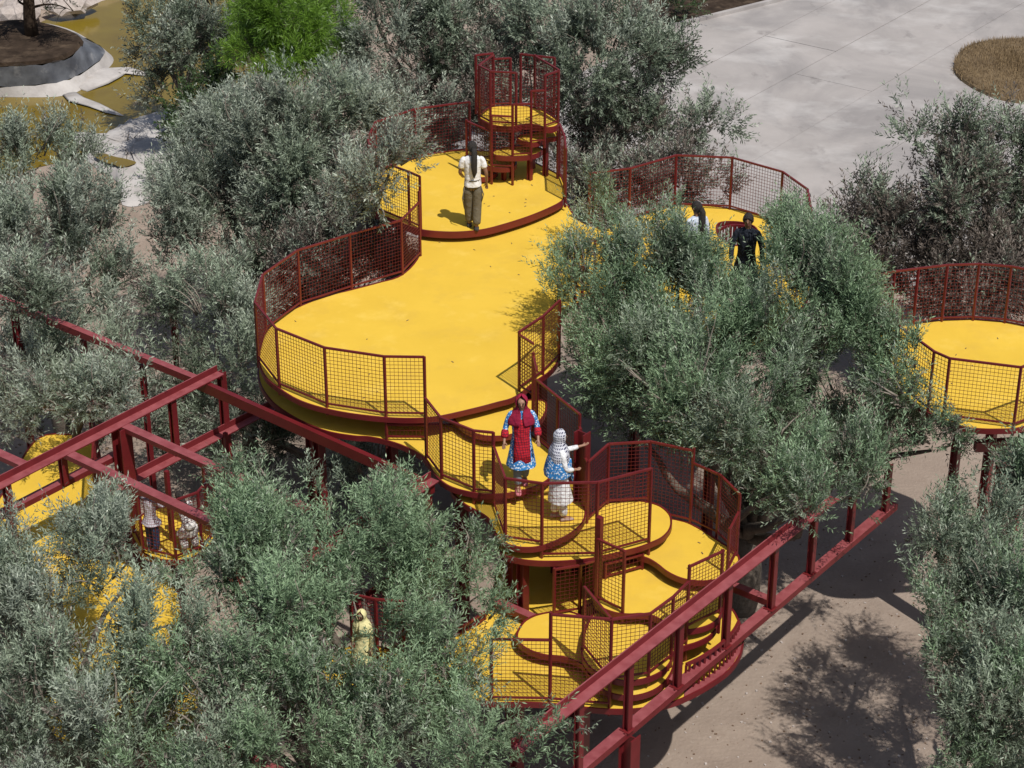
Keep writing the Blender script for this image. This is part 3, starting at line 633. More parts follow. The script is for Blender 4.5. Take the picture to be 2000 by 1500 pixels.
#TREES
# ------------------------------------------------------------------ trees
CLEAR = [(np.array([(p.x, p.y) for p in o]), z) for lb_, (o, z) in DECKS.items() if not lb_.startswith('dappled')]
def unit(a): return a / (np.linalg.norm(a, axis=1)[:, None] + 1e-9)
LEAVES = [0]
_w = np.random.default_rng(77); WAVES = [tuple(unit(_w.normal(0, 1, (1, 3)))[0] * 2 * math.pi / w_) + (_w.uniform(0, 6.28),) for w_ in (.55, .68, .85, 1.05, 1.3, 1.7)]
def foliage(name, lobes, mats, parent, dens, leaf=.084, width=.0175, clip=None, holes=(), up=.55, seed=0, shoot=(.26, .56), nleaf=20, droop=0.0, clear=True, sparse=(), tint0=.42, carve=-.45, tall=1.5, alt=.3):
    """crown mesh: leafy shoots spread over clumps on the surface and through the volume of the lobes.
    lobes: (centre, rx, ry, rz, brown 0..1)"""
    rg = np.random.default_rng(seed)
    P = []; D = []; T = []; MI = []
    for (c, rx, ry, rz, br) in lobes:
        area = math.pi * rx * (rz * .8 + ry * .3)
        ns = int(area * dens / nleaf)
        nc = max(5, int(area * 3.4))
        # clumps
        cd = unit(rg.normal(0, 1, (nc, 3))); cd[:, 2] = np.where(cd[:, 2] < -.55, -cd[:, 2] * .6, cd[:, 2])
        cr = rg.uniform(.52, 1.0, nc) ** .8
        cc = cd * cr[:, None] * np.array([rx, ry, rz]); crad = rg.uniform(.20, .36, nc) * (.75 + .25 * min(rx, 1.5))
        ct = rg.normal(0, .11, nc) + rg.normal(0, .05); cm = np.where(rg.random(nc) < alt, 2, 0)
        k = rg.integers(0, nc, ns)
        v = unit(rg.normal(0, 1, (ns, 3))) * (rg.random(ns) ** .55)[:, None] * crad[k][:, None] * np.array([.9, .9, tall])
        p = cc[k] + v
        nrm = unit(p / np.array([rx, ry, rz]) ** 2)
        d = unit(nrm * .45 + unit(v) * .65 + np.array([0, 0, up]) + rg.normal(0, .22, (ns, 3)) - np.array([0, 0, droop]))
        pw = p + np.array(c); nz_ = np.zeros(ns)
        for kx, ky, kz, ph in WAVES: nz_ += np.sin(pw[:, 0] * kx + pw[:, 1] * ky + pw[:, 2] * kz + ph)
        ok_ = nz_ > carve + rg.normal(0, .3, ns)
        p, d, k, v = p[ok_], d[ok_], k[ok_], v[ok_]; ns = len(p)
        P.append(p + np.array(c)); D.append(d)
        rad = np.linalg.norm(p / np.array([rx, ry, rz]), axis=1)
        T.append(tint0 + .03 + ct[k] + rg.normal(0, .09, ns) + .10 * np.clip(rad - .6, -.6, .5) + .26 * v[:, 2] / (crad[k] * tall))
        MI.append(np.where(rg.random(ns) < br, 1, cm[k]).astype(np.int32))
    P = np.concatenate(P); D = np.concatenate(D); T = np.concatenate(T); MI = np.concatenate(MI)
    L = rg.uniform(shoot[0], shoot[1], len(P)) * rg.choice([.8, 1.0, 1.25], len(P))
    keep = np.ones(len(P), bool); mid = P + D * (L * .6)[:, None]
    holes = [([((x_ - sum(q[0] for q in h_) / len(h_)) * 1.18 + sum(q[0] for q in h_) / len(h_), (y_ - sum(q[1] for q in h_) / len(h_)) * 1.18 + sum(q[1] for q in h_) / len(h_)) for x_, y_ in h_], pr_) for h_, pr_ in holes]
    if clip:
        x, y = project(mid); j = rg.normal(0, 7, (2, len(P)))
        keep &= inpoly(x + j[0], y + j[1], clip)
        for h, pr in holes: keep &= ~(inpoly(x, y, h) & (rg.random(len(P)) < pr))
    for poly, z in CLEAR:
        hit = (mid[:, 2] > z - .25) & (mid[:, 2] < z + 1.0)
        if hit.any():
            ins = inpoly(mid[:, 0], mid[:, 1], poly); keep &= ~(hit & ins)
            tip = P + D * L[:, None]; keep &= ~(hit & inpoly(tip[:, 0], tip[:, 1], poly) & (rg.random(len(P)) < .75))
    keep &= P[:, 2] > .15
    P, D, T, L, MI = P[keep], D[keep], T[keep], L[keep], MI[keep]
    n = len(P)
    # leaves along each shoot
    t = (np.arange(nleaf) + .5)[None] / nleaf + rg.normal(0, .02, (n, nleaf))
    Dn = np.repeat(D, nleaf, 0); Ln = np.repeat(L, nleaf); tt = np.clip(t.ravel(), 0, 1.05)
    bend = np.repeat(rg.normal(0, .10, (n, 3)), nleaf, 0) + np.array([0, 0, .06 - droop * .5])
    base = np.repeat(P, nleaf, 0) + Dn * (Ln * tt)[:, None] + bend * (Ln * tt * tt)[:, None]
    ref = unit(np.cross(D, rg.normal(0, 1, (n, 3)))); ref2 = np.cross(D, ref)
    ang = (np.tile(np.arange(nleaf) * 2.4, n) + rg.normal(0, .5, n * nleaf))
    rad = np.repeat(ref, nleaf, 0) * np.cos(ang)[:, None] + np.repeat(ref2, nleaf, 0) * np.sin(ang)[:, None]
    spread = (1.05 - .55 * tt)[:, None]
    ld = unit(Dn * .75 + rad * spread + rg.normal(0, .16, (n * nleaf, 3)))
    ls = leaf * rg.uniform(.7, 1.2, n * nleaf) * (1.05 - .35 * np.abs(tt - .45))
    lw = width * rg.uniform(.8, 1.15, n * nleaf)
    sd_ = unit(np.cross(ld, unit(rad + rg.normal(0, .5, (n * nleaf, 3)) + Dn * .3)))
    m_ = base + ld * (ls * .5)[:, None]; tip = base + ld * ls[:, None]
    V = np.stack([base, m_ - sd_ * lw[:, None] * .5, tip, m_ + sd_ * lw[:, None] * .5], 1).reshape(-1, 3)
    q = n * nleaf; LEAVES[0] += q
    off = np.array(WL[parent.name])[None]; V = V - off
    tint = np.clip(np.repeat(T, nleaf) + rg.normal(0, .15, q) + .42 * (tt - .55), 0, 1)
    me = bpy.data.meshes.new(name); me.vertices.add(4 * q); me.vertices.foreach_set('co', V.ravel().astype(np.float32))
    me.loops.add(4 * q); me.loops.foreach_set('vertex_index', np.arange(4 * q, dtype=np.int32))
    me.polygons.add(q); me.polygons.foreach_set('loop_start', np.arange(0, 4 * q, 4, dtype=np.int32))
    for m in mats: me.materials.append(m)
    me.polygons.foreach_set('material_index', np.repeat(MI, nleaf).astype(np.int32))
    me.update(calc_edges=False); add_tint(me, np.repeat(tint, 4))
    o = bpy.data.objects.new(name, me); C.objects.link(o); o.parent = parent; WL[o.name] = WL[parent.name]
    o['kind'] = 'stuff'
    return P, D

def branch_pts(a, b, n=7, amp=.12, sag=0):
    a = Vector(a); b = Vector(b); L = (b - a).length; out = []
    o1 = Vector((random.gauss(0, 1), random.gauss(0, 1), random.gauss(0, .5))) * amp * L
    for i in range(n + 1):
        t = i / n; p = a.lerp(b, t) + o1 * math.sin(math.pi * t) + Vector((random.gauss(0, .02), random.gauss(0, .02), 0)) * L * .5
        p.z += math.sin(math.pi * t) * .08 * L
        out.append(p)
    return out
DENS = 6900
def tree(label, base, lobes_px, mats=(None, None), cat='olive tree', name='olive_tree', group='olive trees', dens=1.0, trunk_r=.16, seed=1, twigs=36, **kw):
    """lobes_px: (px, py, z, rx, ry, rz, brown)"""
    lobes = [((lambda p: (p.x, p.y, p.z))(at(l[0], l[1], l[2])), l[3], l[4], l[5], l[6] if len(l) > 6 else .05) for l in lobes_px]
    random.seed(seed)
    if base is None:
        w = [l[1] * l[2] for l in lobes]; sw = sum(w)
        base = Vector((sum(l[0][0] * a for l, a in zip(lobes, w)) / sw, sum(l[0][1] * a for l, a in zip(lobes, w)) / sw, 0))
    root = thing(name, label, cat, (base.x, base.y, 0), group)
    fork = Vector((base.x + random.uniform(-.15, .15), base.y + random.uniform(-.15, .15), min(1.5, .4 * max(l[0][2] for l in lobes))))
    tk = MB().tube(branch_pts(base - Vector((0, 0, .1)), fork, 6, .06), [trunk_r * (1.35 - .5 * (i / 6) + .25 * max(0, .3 - i / 6)) for i in range(7)], 10).build('trunk', M_BARK, root, True)
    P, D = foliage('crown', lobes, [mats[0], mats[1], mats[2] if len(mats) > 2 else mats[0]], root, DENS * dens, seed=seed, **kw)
    lm = MB()
    for l in lobes:
        e = Vector(l[0]) - Vector((0, 0, l[3] * .35)) if isinstance(l[3], float) else Vector(l[0])
        if l[1] < .56: continue
        n = 8; lm.tube(branch_pts(fork - Vector((0, 0, .1)), e, n, .10), [trunk_r * (.62 - .5 * i / n) for i in range(n + 1)], 7)
    lo_ = lm.build('limbs', M_BARK, root, True)
    tw = MB(); k = 0
    if len(P):
        idx = np.random.default_rng(seed).integers(0, len(P), int(twigs * max(2, len(lobes)) * .5))
        for i in idx:
            p = Vector(P[i]); l = min(lobes, key=lambda q: (Vector(q[0]) - p).length); c = Vector(l[0]).lerp(p, random.uniform(.35, .75)) - Vector((0, 0, .15 * l[3]))
            tip = p + Vector(D[i]) * .3
            tw.tube(branch_pts(c, tip, 5, .09), [.022, .017, .013, .010, .007, .004], 4)
        t_ = tw.build('twigs', M_TWIG, lo_, True); t_['kind'] = 'stuff'
    return root

OL, OG, OS, OB = M_LEAF, M_LEAFG, M_LEAFS, M_LEAFB
clip5 = [(1028, 530), (1040, 490), (1085, 470), (1118, 455), (1108, 385), (1130, 335), (1160, 318), (1190, 345), (1198, 390), (1225, 425), (1268, 425), (1290, 390), (1335, 355), (1362, 395), (1350, 440), (1410, 440), (1520, 400), (1545, 375), (1575, 425), (1610, 405), (1690, 480), (1730, 560), (1765, 640), (1835, 630), (1835, 700), (1812, 740), (1850, 800), (1905, 860), (1880, 905), (1800, 870), (1765, 900), (1745, 960), (1690, 1030), (1620, 1062), (1560, 1025), (1500, 1010), (1448, 960), (1430, 925), (1350, 885), (1270, 858), (1190, 862), (1150, 820), (1120, 790), (1062, 745), (1092, 690), (1085, 640), (1060, 610), (1038, 570)]
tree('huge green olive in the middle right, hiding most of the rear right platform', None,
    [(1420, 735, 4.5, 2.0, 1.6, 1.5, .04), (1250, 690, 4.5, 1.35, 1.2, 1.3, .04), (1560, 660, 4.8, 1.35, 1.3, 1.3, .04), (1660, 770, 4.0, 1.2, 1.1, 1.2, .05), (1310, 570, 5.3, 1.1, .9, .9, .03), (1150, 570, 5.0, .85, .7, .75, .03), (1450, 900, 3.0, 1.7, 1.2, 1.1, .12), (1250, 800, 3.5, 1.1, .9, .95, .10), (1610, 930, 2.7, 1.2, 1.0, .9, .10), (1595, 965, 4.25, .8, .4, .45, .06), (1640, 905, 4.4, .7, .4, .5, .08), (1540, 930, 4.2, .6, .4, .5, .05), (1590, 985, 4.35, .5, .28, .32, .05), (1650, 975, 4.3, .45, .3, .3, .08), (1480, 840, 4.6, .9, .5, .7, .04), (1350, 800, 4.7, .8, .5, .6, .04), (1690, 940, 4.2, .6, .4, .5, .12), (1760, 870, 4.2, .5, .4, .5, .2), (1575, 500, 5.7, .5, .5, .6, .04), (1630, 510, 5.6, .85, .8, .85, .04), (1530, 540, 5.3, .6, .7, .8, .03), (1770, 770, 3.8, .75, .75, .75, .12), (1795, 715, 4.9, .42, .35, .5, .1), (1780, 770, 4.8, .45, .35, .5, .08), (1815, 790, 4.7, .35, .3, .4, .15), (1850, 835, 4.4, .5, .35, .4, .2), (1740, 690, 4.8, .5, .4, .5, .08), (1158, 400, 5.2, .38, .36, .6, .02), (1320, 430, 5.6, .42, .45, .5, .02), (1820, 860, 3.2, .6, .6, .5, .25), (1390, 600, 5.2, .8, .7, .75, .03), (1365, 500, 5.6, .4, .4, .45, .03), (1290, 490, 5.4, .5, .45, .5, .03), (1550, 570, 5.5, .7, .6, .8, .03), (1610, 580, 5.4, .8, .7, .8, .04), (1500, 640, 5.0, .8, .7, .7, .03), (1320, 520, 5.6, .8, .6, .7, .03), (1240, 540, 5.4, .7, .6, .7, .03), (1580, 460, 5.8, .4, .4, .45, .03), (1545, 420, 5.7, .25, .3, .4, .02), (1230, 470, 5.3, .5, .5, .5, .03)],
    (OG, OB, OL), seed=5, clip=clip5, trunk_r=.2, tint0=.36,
    holes=[([(1418, 405), (1490, 405), (1490, 500), (1475, 530), (1425, 515)], .97), ([(1425, 500), (1478, 500), (1470, 570), (1440, 585)], .6), ([(1478, 440), (1540, 440), (1545, 540), (1480, 545)], .42), ([(1338, 385), (1408, 395), (1405, 440), (1385, 455), (1342, 455)], .93), ([(1130, 470), (1210, 455), (1230, 560), (1130, 590)], .35), ([(1495, 560), (1535, 560), (1545, 650), (1500, 640)], .3), ([(1205, 440), (1330, 440), (1330, 500), (1205, 520)], .1), ([(1735, 640), (1840, 640), (1850, 820), (1760, 800)], .05), ([(1738, 875), (1800, 880), (1795, 950), (1740, 960)], .9)], up=.75)
clip6 = [(-60, 1005), (0, 1000), (60, 978), (160, 1012), (195, 962), (228, 930), (262, 942), (258, 1010), (262, 1060), (285, 1085), (330, 1104), (402, 1085), (425, 1035), (402, 1005), (398, 940), (430, 905), (520, 868), (560, 918), (600, 898), (640, 918), (700, 962), (740, 930), (800, 918), (832, 1000), (880, 1008), (950, 1018), (986, 1060), (976, 1120), (1012, 1180), (1012, 1240), (962, 1285), (955, 1330), (970, 1376), (1030, 1395), (1100, 1384), (1150, 1402), (1142, 1450), (1090, 1510), (1060, 1640), (-60, 1640)]
holes6 = [([(262, 985), (400, 965), (402, 1050), (375, 1082), (290, 1082), (262, 1050)], .98), ([(300, 1155), (345, 1155), (342, 1215), (328, 1262), (298, 1250)], .9), ([(125, 1268), (172, 1262), (178, 1322), (130, 1330)], .85), ([(330, 1365), (385, 1360), (378, 1425), (325, 1435)], .88), ([(350, 1255), (395, 1260), (388, 1298), (352, 1290)], .75), ([(105, 1405), (140, 1400), (140, 1450), (105, 1450)], .8), ([(680, 1175), (748, 1178), (752, 1225), (745, 1290), (685, 1285)], .96), ([(695, 1130), (750, 1120), (755, 1170), (700, 1185)], .75), ([(590, 1060), (740, 985), (742, 1020), (600, 1095)], .6), ([(865, 1225), (955, 1200), (960, 1320), (870, 1290)], .5), ([(480, 1470), (540, 1478), (545, 1500), (480, 1495)], .8), ([(0, 1000), (180, 1010), (160, 1050), (0, 1050)], .35), ([(560, 1330), (680, 1320), (660, 1420), (560, 1430)], .3)]
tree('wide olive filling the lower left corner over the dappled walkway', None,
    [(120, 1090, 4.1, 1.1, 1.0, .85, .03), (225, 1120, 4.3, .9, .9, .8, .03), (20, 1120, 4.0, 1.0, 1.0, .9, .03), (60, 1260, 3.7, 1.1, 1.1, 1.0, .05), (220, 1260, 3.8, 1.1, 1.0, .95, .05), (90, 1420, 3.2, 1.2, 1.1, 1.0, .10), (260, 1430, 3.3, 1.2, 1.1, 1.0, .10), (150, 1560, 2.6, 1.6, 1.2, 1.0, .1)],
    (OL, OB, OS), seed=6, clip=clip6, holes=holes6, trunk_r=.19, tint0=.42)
tree('large olive at the bottom centre left, in front of the lowest platform', None,
    [(520, 960, 4.5, .65, .7, .65, .02), (620, 1000, 4.3, .7, .7, .65, .02), (450, 1080, 4.4, .8, .8, .75, .03), (560, 1120, 4.3, 1.0, .9, .85, .03), (700, 1090, 4.2, .9, .8, .8, .03), (780, 1010, 4.3, .5, .55, .6, .02), (840, 1090, 4.0, .7, .7, .75, .02), (920, 1080, 3.8, .48, .5, .6, .02), (900, 1180, 3.5, .75, .7, .75, .04), (420, 1230, 4.0, .95, .9, .85, .05), (560, 1260, 3.8, 1.0, 1.0, .95, .05), (740, 1270, 3.6, 1.0, .9, .9, .06), (460, 1380, 3.6, 1.1, 1.0, .95, .06), (640, 1400, 3.3, 1.1, 1.0, .95, .10), (800, 1400, 3.0, .9, .9, .8, .12), (890, 1300, 3.2, .55, .6, .65, .06), (930, 1420, 2.9, .6, .6, .55, .06), (1010, 1465, 4.2, .55, .4, .4, .03), (1105, 1425, 4.15, .24, .22, .26, .02), (930, 1480, 3.9, .5, .5, .4, .04), (700, 1520, 2.6, 1.6, 1.0, .8, .1), (460, 1530, 2.8, 1.4, 1.0, .8, .1)],
    (OG, OB, OL), seed=7, clip=clip6, holes=holes6, trunk_r=.2, tint0=.44)
clip7 = [(2100, 840), (1990, 858), (1925, 880), (1850, 950), (1800, 1000), (1762, 1060), (1770, 1130), (1830, 1200), (1800, 1290), (1850, 1400), (1825, 1520), (1850, 1640), (2300, 1640), (2300, 840)]
tree('olive leaning in at the bottom right corner, shading the soil', None,
    [(1900, 1090, 3.7, .95, .9, 1.0, .05), (1965, 960, 4.2, .7, .7, .75, .04), (1880, 1240, 3.4, .85, .85, .85, .08), (1985, 1300, 3.5, 1.0, 1.0, 1.0, .06), (1930, 1430, 2.9, 1.0, .95, .9, .08), (2090, 1150, 3.8, 1.0, 1.0, 1.0, .05), (2100, 1420, 3.3, 1.2, 1.1, 1.0, .05), (1825, 1050, 3.5, .55, .5, .55, .05), (1860, 1160, 3.6, .6, .6, .6, .05), (1940, 1180, 3.8, .8, .8, .8, .05), (1860, 1500, 2.6, .9, .8, .7, .08), (1955, 900, 4.4, .45, .45, .5, .05), (1890, 965, 4.1, .5, .5, .5, .05), (1815, 1075, 3.9, .5, .45, .5, .05), (1850, 1320, 3.3, .6, .6, .6, .06), (2050, 1000, 4.2, .8, .8, .8, .05)],
    (OL, OB, OG), seed=8, clip=clip7, trunk_r=.16, tint0=.34, dens=.95)
tree('brown-tinged olive behind the right edge platform with three upright sprays', None,
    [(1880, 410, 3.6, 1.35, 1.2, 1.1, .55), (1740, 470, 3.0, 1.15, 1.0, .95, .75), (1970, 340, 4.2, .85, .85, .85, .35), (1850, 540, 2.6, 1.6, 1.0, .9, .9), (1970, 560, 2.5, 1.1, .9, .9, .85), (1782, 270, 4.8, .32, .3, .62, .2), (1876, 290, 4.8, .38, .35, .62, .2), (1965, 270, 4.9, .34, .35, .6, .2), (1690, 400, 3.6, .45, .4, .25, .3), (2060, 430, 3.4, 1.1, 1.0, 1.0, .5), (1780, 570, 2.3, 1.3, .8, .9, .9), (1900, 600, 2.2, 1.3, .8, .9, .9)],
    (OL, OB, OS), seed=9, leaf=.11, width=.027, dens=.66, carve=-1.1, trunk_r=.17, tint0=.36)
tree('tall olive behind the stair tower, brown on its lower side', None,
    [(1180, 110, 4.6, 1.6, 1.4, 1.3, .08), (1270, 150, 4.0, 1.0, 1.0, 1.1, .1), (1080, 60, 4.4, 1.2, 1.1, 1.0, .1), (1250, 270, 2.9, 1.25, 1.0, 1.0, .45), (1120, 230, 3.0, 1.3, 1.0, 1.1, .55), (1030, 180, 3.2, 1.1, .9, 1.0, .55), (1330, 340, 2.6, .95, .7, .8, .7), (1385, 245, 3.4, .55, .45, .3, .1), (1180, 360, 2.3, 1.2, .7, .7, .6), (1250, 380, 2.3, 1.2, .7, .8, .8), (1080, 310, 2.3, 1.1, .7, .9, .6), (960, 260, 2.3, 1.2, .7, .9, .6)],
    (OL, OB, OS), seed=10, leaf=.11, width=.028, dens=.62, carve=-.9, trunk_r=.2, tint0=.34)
tree('pale olive at the top centre, left of the stair tower', None,
    [(760, 60, 4.2, 1.4, 1.2, 1.1, .06), (900, 60, 4.0, 1.3, 1.1, 1.1, .08), (960, 10, 4.0, 1.2, 1.0, 1.0, .06), (850, 160, 3.2, 1.2, 1.0, 1.0, .3), (900, 240, 2.6, 1.1, .9, .9, .6), (730, 0, 4.2, .8, .8, .7, .05), (960, 140, 3.2, 1.0, .9, .9, .4), (830, 230, 2.8, .9, .8, .8, .5)],
    (OS, OB, OL), seed=12, leaf=.11, width=.028, dens=.66, carve=-.9, trunk_r=.18, tint0=.30)
clip1 = [(280, 340), (330, 225), (400, 195), (470, 165), (560, 105), (620, 112), (690, 135), (770, 160), (830, 185), (860, 235), (815, 262), (850, 300), (880, 330), (892, 385), (850, 392), (800, 365), (760, 430), (745, 450), (850, 520), (690, 600), (520, 680), (400, 560), (330, 530), (280, 450)]
tree('large silvery olive left of the upper round platform, drooping over its edge', None,
    [(520, 310, 4.6, 1.5, 1.3, 1.2, .05), (430, 390, 3.8, 1.15, 1.1, 1.1, .06), (620, 240, 5.1, 1.2, 1.1, 1.0, .04), (710, 240, 5.0, .95, .9, .9, .08), (560, 440, 3.3, 1.4, 1.1, 1.1, .15), (650, 390, 3.9, 1.15, 1.0, 1.0, .2), (380, 480, 3.0, .85, .9, .85, .1), (690, 530, 2.9, 1.3, .7, 1.0, .85), (580, 590, 2.6, 1.1, .7, 1.0, .8), (640, 560, 2.4, 1.2, .7, .9, .8), (750, 480, 2.9, 1.0, .7, .95, .8), (600, 510, 3.2, 1.2, .7, .9, .5), (765, 320, 5.9, .75, .5, .5, .25), (740, 380, 5.8, .5, .35, .45, .2), (840, 368, 5.9, .34, .2, .16, .15), (450, 250, 4.6, 1.0, 1.0, .9, .04), (340, 330, 3.8, .6, .7, .8, .04)],
    (OS, OB, OL), seed=13, clip=clip1, leaf=.10, width=.023, trunk_r=.2, tint0=.38, dens=.78, carve=-1.0,
    holes=[([(740, 330), (800, 310), (880, 330), (900, 400), (740, 420)], .55)])
tree('silver-leaved olive at the left edge below the pond shore', None,
    [(110, 450, 3.9, 1.15, 1.0, .95, .04), (40, 500, 3.5, 1.0, 1.0, 1.0, .05), (70, 590, 4.4, .9, .5, .6, .10), (70, 620, 2.9, 1.1, .9, .9, .12), (190, 560, 2.9, .8, .8, .75, .10), (200, 470, 3.5, .6, .7, .6, .05)],
    (OS, OB, OL), seed=14, leaf=.10, width=.023, dens=.66, carve=-.5, trunk_r=.15, tint0=.42, up=.7)
tree('green olive with upright shoots at the left edge, in front of the pond', None,
    [(60, 305, 2.7, 1.0, .9, .8, .04), (-20, 300, 2.7, 1.0, .9, .8, .04), (150, 320, 2.4, .6, .65, .6, .06), (60, 380, 2.2, 1.1, .8, .8, .1)],
    (OL, OB, OS), seed=15, leaf=.10, width=.023, dens=.55, carve=-.5, trunk_r=.14, tint0=.40, up=.9)
tree('dense olive crowding the left lip of the big platform', None,
    [(420, 620, 3.0, .85, .8, .85, .08), (340, 600, 2.7, .75, .8, .8, .12), (460, 720, 2.6, .6, .7, .75, .05), (350, 730, 2.1, .75, .7, .7, .1), (420, 800, 1.8, .7, .7, .6, .12), (480, 560, 3.0, .55, .6, .6, .1), (520, 860, 1.2, .8, .8, .8, .1), (620, 900, 1.0, .9, .9, .7, .1), (720, 930, .9, .8, .8, .6, .1)],
    (OL, OB, OS), seed=16, dens=.75, leaf=.1, width=.021, trunk_r=.13, tint0=.40)
tree('loose olive behind the crossing beams at the left edge', None,
    [(90, 720, 2.9, .95, .85, .85, .08), (150, 785, 3.6, .85, .6, .5, .12), (255, 765, 3.6, .6, .5, .45, .12), (150, 810, 2.4, .7, .7, .6, .15), (20, 820, 2.4, .8, .8, .8, .1), (220, 690, 2.5, .55, .6, .6, .12), (270, 840, 1.7, .5, .6, .55, .15), (0, 700, 2.8, .7, .8, .8, .1), (205, 778, 3.7, .55, .5, .4, .1)],
    (OL, OB, OS), seed=17, dens=.66, leaf=.1, width=.021, trunk_r=.13, tint0=.44)
tree('grey olive at the pond edge, top left of centre', None,
    [(370, 90, 2.9, 1.1, 1.0, 1.0, .06), (320, 60, 2.7, .8, .8, .8, .06), (420, 40, 3.2, .9, .9, .9, .05), (350, 180, 2.0, .85, .8, .8, .2)],
    (OL, OB, OS), seed=18, leaf=.11, width=.028, dens=.6, carve=-.8, trunk_r=.15, tint0=.26)
tree('dark glossy broad-leaved tree at the pond edge beside the grey olive', None,
    [(415, 190, 2.7, .6, .7, .8, .0), (430, 270, 2.0, .75, .7, .7, .0), (380, 250, 1.9, .5, .6, .6, .0)],
    (M_LEAFD, OB), cat='tree', name='broadleaf_tree', group=None, seed=19, leaf=.10, width=.045, dens=.42, trunk_r=.10, tint0=.4, up=.2)
tree('bright green pine at the top, between the two grey olives', None,
    [(560, 50, 4.6, 1.15, 1.0, 1.0, 0), (510, 110, 3.9, .7, .7, .7, 0), (600, 20, 4.2, .8, .8, .8, 0), (470, 60, 3.2, .6, .7, .6, 0), (580, 125, 3.9, .6, .6, .6, 0)],
    (M_LEAFP, OB), cat='pine tree', name='pine_tree', group=None, seed=20, leaf=.16, width=.015, dens=1.0, carve=-1.6, trunk_r=.15, tint0=.5, up=.1, shoot=(.2, .42), nleaf=20)
tree('low dark shrubbery in the bed at the top of the plaza', None,
    [(1270, 10, .7, 1.0, .7, .5, .1), (1340, -10, .7, .8, .6, .5, .1)], (M_LEAFD, OB), cat='shrub', name='shrub', group=None, seed=21, leaf=.11, width=.035, dens=.3, trunk_r=.05, twigs=6)
# bare dead tree on the pond island
dt = thing('dead_tree', 'bare dark tree with spreading branches on the pond island', 'tree', at(64, 72, .95))
b0 = at(64, 74, .9); top = at(60, -40, 4.2)
top = Vector((b0.x - .1, b0.y + .2, 4.6))
MB().tube(branch_pts(b0, top, 8, .04), [.20, .17, .15, .13, .12, .10, .09, .07, .05], 9).build('trunk', M_EARTH, dt, True)
random.seed(33); bb = MB()
for i in range(26):
    z = random.uniform(1.4, 4.2); a_ = random.uniform(0, 6.28); s_ = b0.lerp(top, (z - .9) / 3.7); l_ = random.uniform(.9, 2.2)
    e = s_ + Vector((math.cos(a_) * l_, math.sin(a_) * l_, random.uniform(-.5, .5)))
    pts = branch_pts(s_, e, 6, .08); bb.tube(pts, [.05, .04, .032, .025, .018, .012, .006], 5)
    for _ in range(4):
        q = random.choice(pts[2:]); e2 = q + Vector((random.uniform(-.6, .6), random.uniform(-.6, .6), random.uniform(-.3, .4))); bb.tube(branch_pts(q, e2, 4, .08), [.016, .012, .009, .006, .003], 4)
br_ = bb.build('branches', M_EARTH, dt, True)
foliage('sparse_leaves', [((b0.x, b0.y, 2.6), 1.8, 1.6, 1.3, .6)], [M_LEAFD, OB, M_LEAFD], dt, 2200, seed=34, leaf=.1, width=.025)
print('LEAVES', LEAVES[0])
# pebbles and dead leaves on the soil
def litter(name, n, rng_px, smin, smax, m, seed):
    rg = random.Random(seed); mb = MB()
    for _ in range(n):
        p = at(rg.uniform(rng_px[0], rng_px[2]), rg.uniform(rng_px[1], rng_px[3]), 0); s_ = rg.uniform(smin, smax)
        mb.box((p.x, p.y, s_ * .25), s_ * rg.uniform(.8, 1.6), s_, s_ * .5, rg.uniform(0, 3))
    o = mb.build(name, m); tag(o, kind='stuff'); return o
litter('pebbles', 260, (1250, 1050, 2000, 1560), .010, .034, M_STONE, 1)
M_DEAD = mat('dead_leaf', (0.20, 0.13, 0.08), 0.9, col2=(0.12, .075, .05), scale=20)
litter('leaf_litter', 620, (1150, 1000, 2000, 1560), .008, .026, M_DEAD, 2)
litter('path_litter', 500, (0, 460, 500, 900), .012, .05, M_DEAD, 3)
